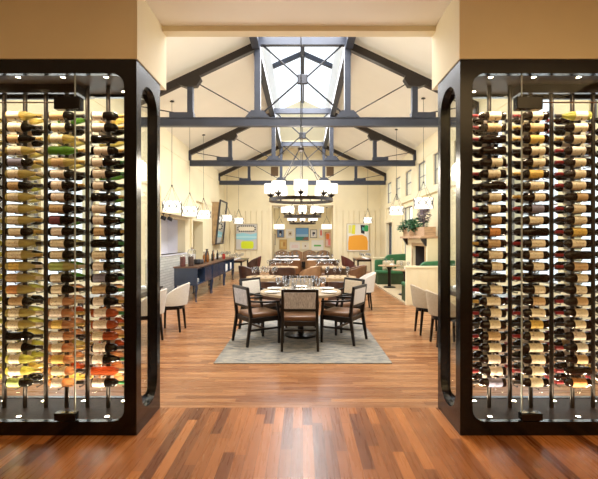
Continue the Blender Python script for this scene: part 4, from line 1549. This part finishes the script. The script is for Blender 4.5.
npic('narrow cream picture at the niche edge by the dark corner', 272.3, 275.6, 234.0, 245.0, (0.3, 0.25, 0.18), (0.74, 0.66, 0.5), [(rect(0.25, 0.75, 0.25, 0.75), (0.62, 0.52, 0.38))])

# square brown grilles high on the back wall
for k, x in enumerate((-1.355, 1.34)):
    t = thing('wall_grille', 'square brown air grille high on the back wall, %s side' % ('sideboard', 'booth')[k], 'air vent', (x, Y1, 4.63), group='air grilles')
    f = MB()
    f.box(-0.18, 0.18, -0.02, 0, 0, 0.03).box(-0.18, 0.18, -0.02, 0, 0.42, 0.45).box(-0.18, -0.15, -0.02, 0, 0.03, 0.42).box(0.15, 0.18, -0.02, 0, 0.03, 0.42)
    f.build('grille_frame', M['brown'], t)
    g = MB()
    g.box(-0.15, 0.15, -0.004, 0, 0.03, 0.42)
    for j in range(9):
        g.box(-0.15, 0.15, -0.016, -0.006, 0.045 + 0.042 * j, 0.07 + 0.042 * j)
    g.build('slats', M['brown'], t)

# tilted mirror on a wooden wall box, left wall
t = thing('wall_mirror', 'large dark-framed mirror hung tilted forward from a wooden box', 'mirror', (-3.62, 18.6, 1.36))
w2, hh, lean = 0.8, 1.86, 0.19
bx = MB()
bx.prism([(-0.18, 0.02), (-0.01, 0.02), (lean - 0.03, hh - 0.1), (-0.18, hh - 0.1)], lambda a, b, d: (a, d, b), -w2 + 0.02, w2 - 0.1)
bx.build('wall_box', M['oak'], t)
ang = math.atan2(lean, hh)
fm = MB()
fm.M = Matrix.Rotation(ang, 4, 'Y')
LH = math.hypot(lean, hh)
k = 0.06
fm.box(0, 0.06, -w2, -w2 + k, 0, LH).box(0, 0.06, w2 - k, w2, 0, LH).box(0, 0.06, -w2 + k, w2 - k, 0, k).box(0, 0.06, -w2 + k, w2 - k, LH - k, LH)
fm.build('mirror_frame', M['slate'], t)
gm = MB()
gm.M = Matrix.Rotation(ang, 4, 'Y')
gm.box(0.005, 0.03, -w2 + k, w2 - k, k, LH - k)
gm.build('mirror_glass', M['mirror'], t)

# ================================================================== BOOTHS, FIREPLACE, PLANTERS (right side)
PH = 0.04
struct('floor_platform', MB().box(2.5, HW, 10.5, 15.5, 0.0, PH), M['carpet'])
g = MB()
g.box(2.5, HW - 0.0, 10.36, 10.46, 0, 0.90)
x = 2.62
while x < 3.75:
    g.box(x - 0.015, x + 0.015, 10.35, 10.36, 0.02, 0.90)
    x += 0.2
struct('wall_booth_near', g, M['paint'])
struct('trim_8', MB().box(2.47, HW, 10.33, 10.49, 0.90, 0.94), M['paint'])
struct('wall_booth_far', MB().box(2.5, HW, 15.5, 15.6, 0, 0.88), M['paint'])
struct('trim_9', MB().box(2.47, HW, 15.47, 15.63, 0.88, 0.92), M['paint'])


def booth(label, yc, s):
    """s=+1: back at larger y (faces the doorway); s=-1: back towards the doorway"""
    t = thing('booth_bench', label, 'booth bench', (3.12, yc, PH), group='green velvet booths')

    def yy(a, b):
        return (min(s * a, s * b), max(s * a, s * b))
    MB().box(-0.57, 0.62, *yy(-0.21, 0.30), 0, 0.36).build('seat_base', M['dkgreen'], t)
    MB().box(-0.58, 0.62, *yy(-0.24, 0.22), 0.36, 0.46).build('seat', M['green'], t, bevel=0.025)
    g = MB()
    g.prism([(-0.58, 0.36), (-0.58, 0.78), (-0.55, 0.82), (-0.22, 0.82), (-0.22, 0.36)], lambda a, b, d: (a, d, b), *yy(0.2, 0.33))
    g.build('low_backrest', M['green'], t, bevel=0.02)
    g = MB()
    pts = [(-0.24, 0.36)] + [(-0.24 + 0.2 * (1 - math.cos(q * PI / 16)), 0.80 + 0.2 * math.sin(q * PI / 16)) for q in range(9)] + [(0.60, 1.03), (0.62, 1.02), (0.62, 0.36)]
    g.prism(pts, lambda a, b, d: (a, d, b), *yy(0.16, 0.34))
    g.build('high_backrest', M['green'], t, bevel=0.02)
    return t


booth('green velvet booth bench facing the doorway, with pillows', 14.85, 1)
booth('green velvet booth bench backing onto the cream panelled half wall', 10.85, -1)
for k, (x, lean) in enumerate(((2.98, 0.1), (3.46, -0.08))):
    g = MB()
    n = 8
    vs, fs = [], []
    for i in range(n + 1):
        for j in range(n + 1):
            u, v = -1 + 2 * i / n, -1 + 2 * j / n
            puff = 0.07 * (1 - u ** 4) * (1 - v ** 4)
            vs.append((u * 0.21, -puff, v * 0.17 + 0.17))
    o_ = len(vs)
    for i in range(n + 1):
        for j in range(n + 1):
            u, v = -1 + 2 * i / n, -1 + 2 * j / n
            puff = 0.07 * (1 - u ** 4) * (1 - v ** 4)
            vs.append((u * 0.21, puff, v * 0.17 + 0.17))
    for q in (0, o_):
        for i in range(n):
            for j in range(n):
                fs.append((q + i * (n + 1) + j, q + (i + 1) * (n + 1) + j, q + (i + 1) * (n + 1) + j + 1, q + i * (n + 1) + j + 1))
    g.add(vs, fs)
    o = g.build('pillow', M['pillow'], None, (x, 14.9, PH + 0.462), lean)
    tag(o, 'beige patterned pillow on the green booth, %s' % ('nearer the aisle' if k == 0 else 'nearer the wall'), 'pillow', 'booth pillows')
round_table('small round booth table on a black pedestal, before the far green bench', (2.78, 13.75, PH), 0.36, 0.71, 'oak', 0.19, 0.03, 'booth tables')
round_table('small round booth table close to the near green bench', (2.86, 11.95, PH), 0.36, 0.71, 'oak', 0.19, 0.03, 'booth tables')
lay('the far booth table', PH + 0.71, [('wine', 2.66, 13.7, 0), ('wine', 2.82, 13.6, 0), ('napkin', 2.9, 13.85, 0.3)])
lay('the near booth table', PH + 0.71, [('wine', 2.74, 11.9, 0), ('wine', 2.9, 11.8, 0), ('napkin', 2.95, 12.05, 0.3)])

# fireplace
t = thing('fireplace', 'cream fireplace with a dark firebox and a deep mantel shelf', 'fireplace', (HW, 12.0, PH))
fx0 = -0.58
b = wall_holes(fx0, 0.08, -0.9, 1.4, 0, 1.57, [(-0.70, 0.56, 0.78, 1.36)], 'x')
b.box(fx0 + 0.08, -0.005, -0.9, -0.82, 0, 1.57).box(fx0 + 0.08, -0.005, 1.32, 1.4, 0, 1.57)
b.build('surround', M['paint'], t)
b = MB()
b.box(-0.06, -0.04, -0.74, 0.6, 0.72, 1.42).box(fx0 + 0.081, -0.06, -0.74, 0.6, 0.72, 0.77).box(fx0 + 0.081, -0.06, -0.74, 0.6, 1.365, 1.42)
b.box(fx0 + 0.081, -0.06, -0.74, -0.705, 0.77, 1.365).box(fx0 + 0.081, -0.06, 0.565, 0.6, 0.77, 1.365)
b.build('firebox', M['fire'], t)
f = MB()
f.box(fx0 - 0.015, fx0, -0.78, -0.70, 0.78, 1.44).box(fx0 - 0.015, fx0, 0.56, 0.64, 0.78, 1.44).box(fx0 - 0.015, fx0, -0.70, 0.56, 1.36, 1.44)
f.build('opening_frame', M['oak'], t)
MB().box(fx0 - 0.16, -0.005, -0.92, 1.52, 1.57, 1.63).build('mantel_shelf', M['soil'], t, bevel=0.006)
for yy in (-0.8, 1.2):
    g = MB()
    g.prism([(fx0, 1.57), (fx0 - 0.14, 1.57), (fx0 - 0.12, 1.52), (fx0 - 0.03, 1.38), (fx0, 1.36)], lambda a, c, d: (a, d, c), yy - 0.05, yy + 0.05)
    g.build('bracket', M['bronze'], t)


def leaf_cluster(mb, c, rx, ry, rz, n, size, rnd, droop=0.0):
    for _ in range(n):
        a, h = rnd.uniform(0, 2 * PI), rnd.uniform(-0.9, 1)
        q = math.sqrt(max(0, 1 - h * h)) * rnd.uniform(0.5, 1)
        p = Vector((c[0] + rx * q * math.cos(a), c[1] + ry * q * math.sin(a), c[2] + rz * h))
        d = Vector((math.cos(a), math.sin(a), rnd.uniform(-0.5, 0.8) - droop)).normalized()
        s_ = d.cross(Vector((0, 0, 1))).normalized()
        u = s_.cross(d)
        w, l = size * rnd.uniform(0.3, 0.45), size * rnd.uniform(0.8, 1.3)
        mb.add([p, p + d * l * 0.5 + s_ * w, p + d * l - u * l * 0.15, p + d * l * 0.5 - s_ * w, p + d * l * 0.5 + u * l * 0.08], [(0, 1, 4), (1, 2, 4), (2, 3, 4), (3, 0, 4)])


MZ = PH + 1.63
rr = random.Random(5)
for k, (y0, y1, lab) in enumerate(((12.65, 13.45, 'wooden planter of green leaves at the far end of the mantel'), (11.12, 12.2, 'long wooden planter with trailing greenery and tall grey-purple stems on the mantel'))):
    t = thing('mantel_planter', lab, 'planter', (3.3, (y0 + y1) / 2, MZ), group='mantel planters')
    L_ = (y1 - y0) / 2
    b = MB()
    b.box(-0.15, 0.15, -L_, -L_ + 0.02, 0, 0.24).box(-0.15, 0.15, L_ - 0.02, L_, 0, 0.24).box(-0.15, -0.13, -L_ + 0.02, L_ - 0.02, 0, 0.24).box(0.13, 0.15, -L_ + 0.02, L_ - 0.02, 0, 0.24)
    b.box(-0.13, 0.13, -L_ + 0.02, L_ - 0.02, 0, 0.19)
    b.build('planter_box', M['soil'], t)
    g = MB()
    if k == 0:
        leaf_cluster(g, (-0.06, 0.0, 0.36), 0.22, L_ * 0.8, 0.13, 200, 0.11, rr)
        leaf_cluster(g, (-0.22, 0.25, 0.26), 0.1, 0.2, 0.1, 70, 0.10, rr, 0.2)
    else:
        leaf_cluster(g, (-0.06, 0.38, 0.34), 0.22, 0.30, 0.17, 190, 0.11, rr)
        leaf_cluster(g, (-0.24, 0.38, 0.24), 0.08, 0.14, 0.09, 80, 0.09, rr, 0.2)
    g.build('foliage', M['leafg'], t)
    if k == 1:
        g = MB()
        leaf_cluster(g, (0.02, 0.10, 0.58), 0.14, 0.24, 0.20, 300, 0.08, rr)
        leaf_cluster(g, (0.04, -0.02, 0.80), 0.10, 0.16, 0.14, 140, 0.07, rr)
        g.build('tall_foliage', M['leafp'], t)
        g = MB()
        for q in range(5):
            g.tube([(0.0, 0.1 + 0.04 * (q - 2), 0.15), (0.03, 0.08 + 0.06 * (q - 2), 0.8)], 0.006, 5)
        g.build('stem', M['leafp'], t)
